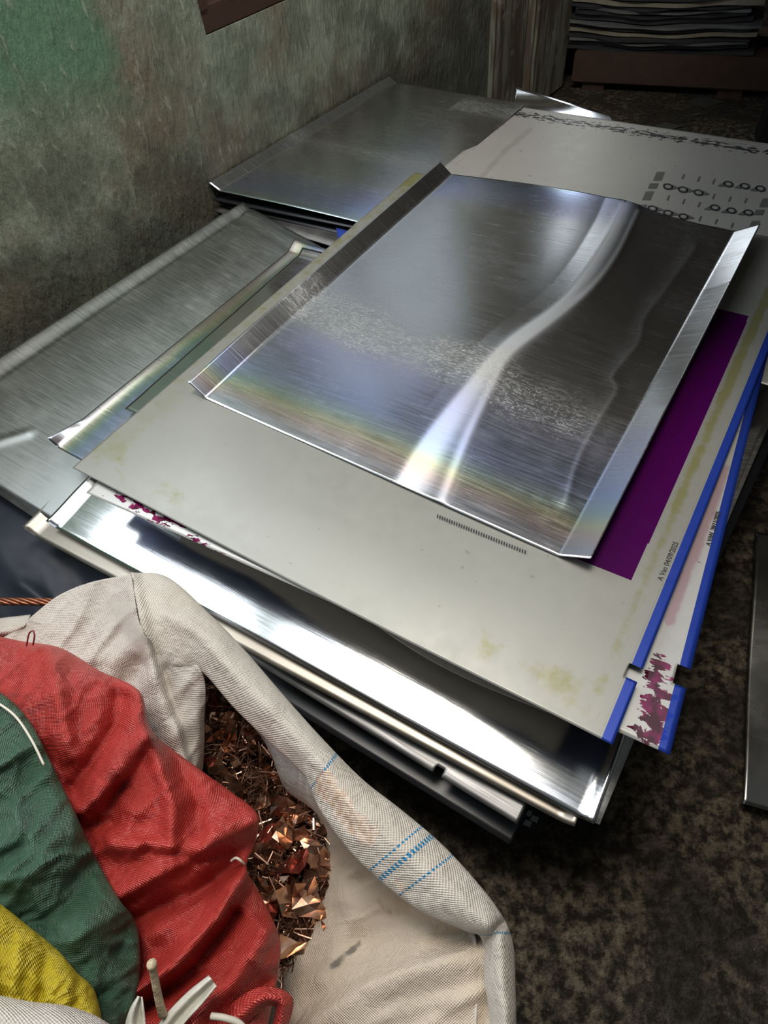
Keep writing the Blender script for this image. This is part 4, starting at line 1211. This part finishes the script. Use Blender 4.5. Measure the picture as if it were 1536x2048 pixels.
# --- green sack
M_GRN = woven('green_woven_sack', (0.055, 0.125, 0.075), 0.42, 0.25, 0.15, (0.04, 0.05, 0.04), spec=0.5)
EG = [(-230, 1330), (-60, 1360), (10, 1396), (62, 1452), (106, 1540), (150, 1632), (192, 1722), (236, 1800), (270, 1850), (278, 1930), (270, 2000), (240, 2110), (215, 2300)]
GG = [(-270, 1790), (-100, 1800), (-60, 1812), (-10, 1825), (20, 1845), (50, 1870), (80, 1895), (110, 1930), (135, 1960), (155, 1990), (170, 2030), (170, 2120), (160, 2300)]
zg = [.39, .53, .53, .525, .52, .515, .51, .505, .50, .495, .49, .49, .38]
lerp = lambda A, B, t: [(a[0] * (1 - t) + b[0] * t, a[1] * (1 - t) + b[1] * t) for a, b in zip(A, B)]
green_dz = folds([([(60, 1560), (-20, 1640)], -0.012, 34), ([(150, 1640), (20, 1760)], 0.012, 30), ([(180, 1740), (100, 1850)], -0.018, 30),
                  ([(240, 1810), (150, 1880)], 0.014, 28), ([(255, 1870), (200, 1990)], -0.010, 24), ([(60, 1700), (-20, 1720)], -0.010, 26)], 0.010, 60, 4, 0.010, 60, -0.6, 2.2)
gs = empty('woven_sack', (-0.55, 0.08, 0.0), 'dark green woven sack lying over the red one at left', 'sack')
cloth('sack_cloth', [([with_z(lerp(EG, GG, .12), [z - .06 for z in zg]), with_z(EG, [z - .008 for z in zg]), with_z(lerp(EG, GG, .3), [z + .02 for z in zg]), with_z(lerp(EG, GG, .65), [z + .035 for z in zg]), with_z(GG, [z + .03 for z in zg])], 160, 110, green_dz, None)], M_GRN, gs)
tube('stitching', [W(-10, 1402, .548), W(30, 1432, .548), W(62, 1478, .548), W(88, 1530, .545)], 0.0013, M_WTH, gs, 6, 40)
# --- yellow sack
M_YEL = woven('yellow_woven_sack', (0.52, 0.40, 0.015), 0.45, 0.2, 0.35, (0.16, 0.11, 0.03))
EY = [(-240, 1740), (-60, 1770), (0, 1812), (60, 1860), (112, 1902), (152, 1948), (190, 1992), (206, 2110), (200, 2320)]
GY = [(-240, 1990), (-60, 2000), (0, 2008), (60, 2020), (100, 2030), (130, 2045), (160, 2060), (170, 2120), (170, 2330)]
zy = [.42, .58, .575, .57, .565, .56, .555, .55, .42]
ys = empty('woven_sack', (-0.6, 0.0, 0.0), 'grimy yellow woven sack lying on the green one', 'sack')
cloth('sack_cloth', [([with_z(lerp(EY, GY, .15), [z - .05 for z in zy]), with_z(EY, [z - .008 for z in zy]), with_z(lerp(EY, GY, .4), [z + .015 for z in zy]), with_z(GY, [z + .012 for z in zy])], 110, 70,
                     folds([([(40, 1900), (20, 2000)], .006, 12), ([(90, 1920), (80, 2010)], -.006, 12), ([(140, 1960), (120, 2030)], .006, 12)], .008, 40, 9, .006, 40, -0.8, 2.0), None)], M_YEL, ys)
# --- pale sack at the very corner
EB = [(-250, 1970), (-60, 1985), (0, 1996), (62, 2008), (130, 2016), (190, 2036), (250, 2075)]
GB = [(-250, 2200), (-60, 2160)] + [(0, 2160), (62, 2160), (130, 2160), (190, 2160), (250, 2160)]
bs = empty('woven_sack', (-0.55, -0.1, 0.0), 'pale grey sack edge in the bottom left corner over the yellow one', 'sack')
cloth('sack_cloth', [([with_z(lerp(EB, GB, .1), [.45] + [.57] * 6), with_z(EB, [.47] + [.605] * 6), with_z(lerp(EB, GB, .4), [.48] + [.625] * 6), with_z(GB, [.46] + [.60] * 6), with_z([(p[0], p[1] + 260) for p in GB], [.38] * 7)], 70, 40, folds([], .008, 50, 3), None)], M_WHITE, bs)

# --- ribbons and twigs at the bottom
M_RIB = plain('white_plastic_ribbon', (0.62, 0.60, 0.52), 0.4, bump=0.3, scale=60)


def ribbon(name, L_, R_, zs, label, cat):
    o = cloth(name, [([with_z(L_, zs), with_z(lerp(L_, R_, .3), [z + .006 for z in zs]), with_z(lerp(L_, R_, .6), [z - .002 for z in zs]), with_z(R_, [z + .003 for z in zs])], 30, 14, None, None)], M_RIB, None, .001)
    return tag(o, label, cat)


ribbon('plastic_strip', [(300, 2075), (330, 2032), (375, 1985), (418, 1951)], [(345, 2080), (370, 2045), (402, 2010), (433, 1972)], [.50, .505, .51, .515], 'crinkled white plastic strip lying on the red sack', 'plastic strip')
ribbon('plastic_tail', [(248, 2080), (252, 2045), (262, 2015), (276, 1992)], [(292, 2080), (290, 2040), (287, 2015), (284, 1994)], [.54, .545, .55, .55], 'short pale plastic tail at the foot of the green sack', 'plastic strip')
M_TWIG = plain('dry_twig', (0.52, 0.42, 0.28), 0.7, bump=0.4, scale=80)
tw = tube('twig', [W(303, 1926, .56), W(309, 1955, .545), W(318, 2000, .525), W(326, 2030, .51)], 0.0034, M_TWIG, None, 8, 24, taper=lambda t: 1.15 if t < .12 else 0.85 + .2 * t)
tag(tw, 'short pale twig sticking up from the red sack', 'twig')
tw = tube('straw_piece', [W(422, 2032, .50), W(450, 2036, .50), W(480, 2048, .495), W(500, 2075, .49)], 0.0026, M_WTH, None, 8, 24)
tag(tw, 'bent white straw beside the frayed red loop', 'straw')

# --- copper cable, dark tarpaulin at the left
cab = empty('copper_cable', W(0, 1205, .36), 'twisted bare copper cable crossing behind the white sack', 'cable')
M_CBL = plain('bare_copper_wire', (0.33, 0.13, 0.07), 0.4, 0.9, bump=0.1)
ax = [W(-80, 1204, .36), W(40, 1203, .36), W(160, 1206, .352), W(230, 1212, .345)]
AC = catmull(np.array(ax), 60)
for k in range(5):
    pts = []
    for i, p in enumerate(AC):
        a = i * 0.42 + k * 6.2832 / 5; pts.append(p + np.array([0, math.cos(a), math.sin(a)]) * 0.0042)
    tube('strand', pts, 0.0026, M_CBL, cab, 6, 120)
M_TARP = plain('black_blue_plastic', (0.012, 0.016, 0.028), 0.6, bump=0.4, scale=7)
tr = cloth('plastic_tarpaulin', [([with_z([(-90, 920), (-30, 970), (100, 1040), (260, 1140), (420, 1240)], [.255, .25, .245, .235, .21]),
                                   with_z([(-120, 1060), (-30, 1085), (80, 1130), (220, 1200), (380, 1330)], [.235, .235, .23, .21, .17]),
                                   with_z([(-150, 1250), (-60, 1260), (60, 1270), (200, 1330), (360, 1430)], [.19, .19, .19, .17, .11]),
                                   with_z([(-190, 1420), (-90, 1420), (60, 1420), (200, 1450), (360, 1500)], [.05, .05, .05, .03, .01])], 90, 70,
                                  folds([([(-40, 1060), (60, 1180), (80, 1260)], .012, 30), ([(40, 1170), (90, 1200)], .01, 12), ([(150, 1120), (180, 1220)], -.01, 30)], .012, 90, 2), None)], M_TARP, None, .001)
tag(tr, 'dark blue-black plastic sheet hanging below the dull sheet at left', 'plastic sheet')
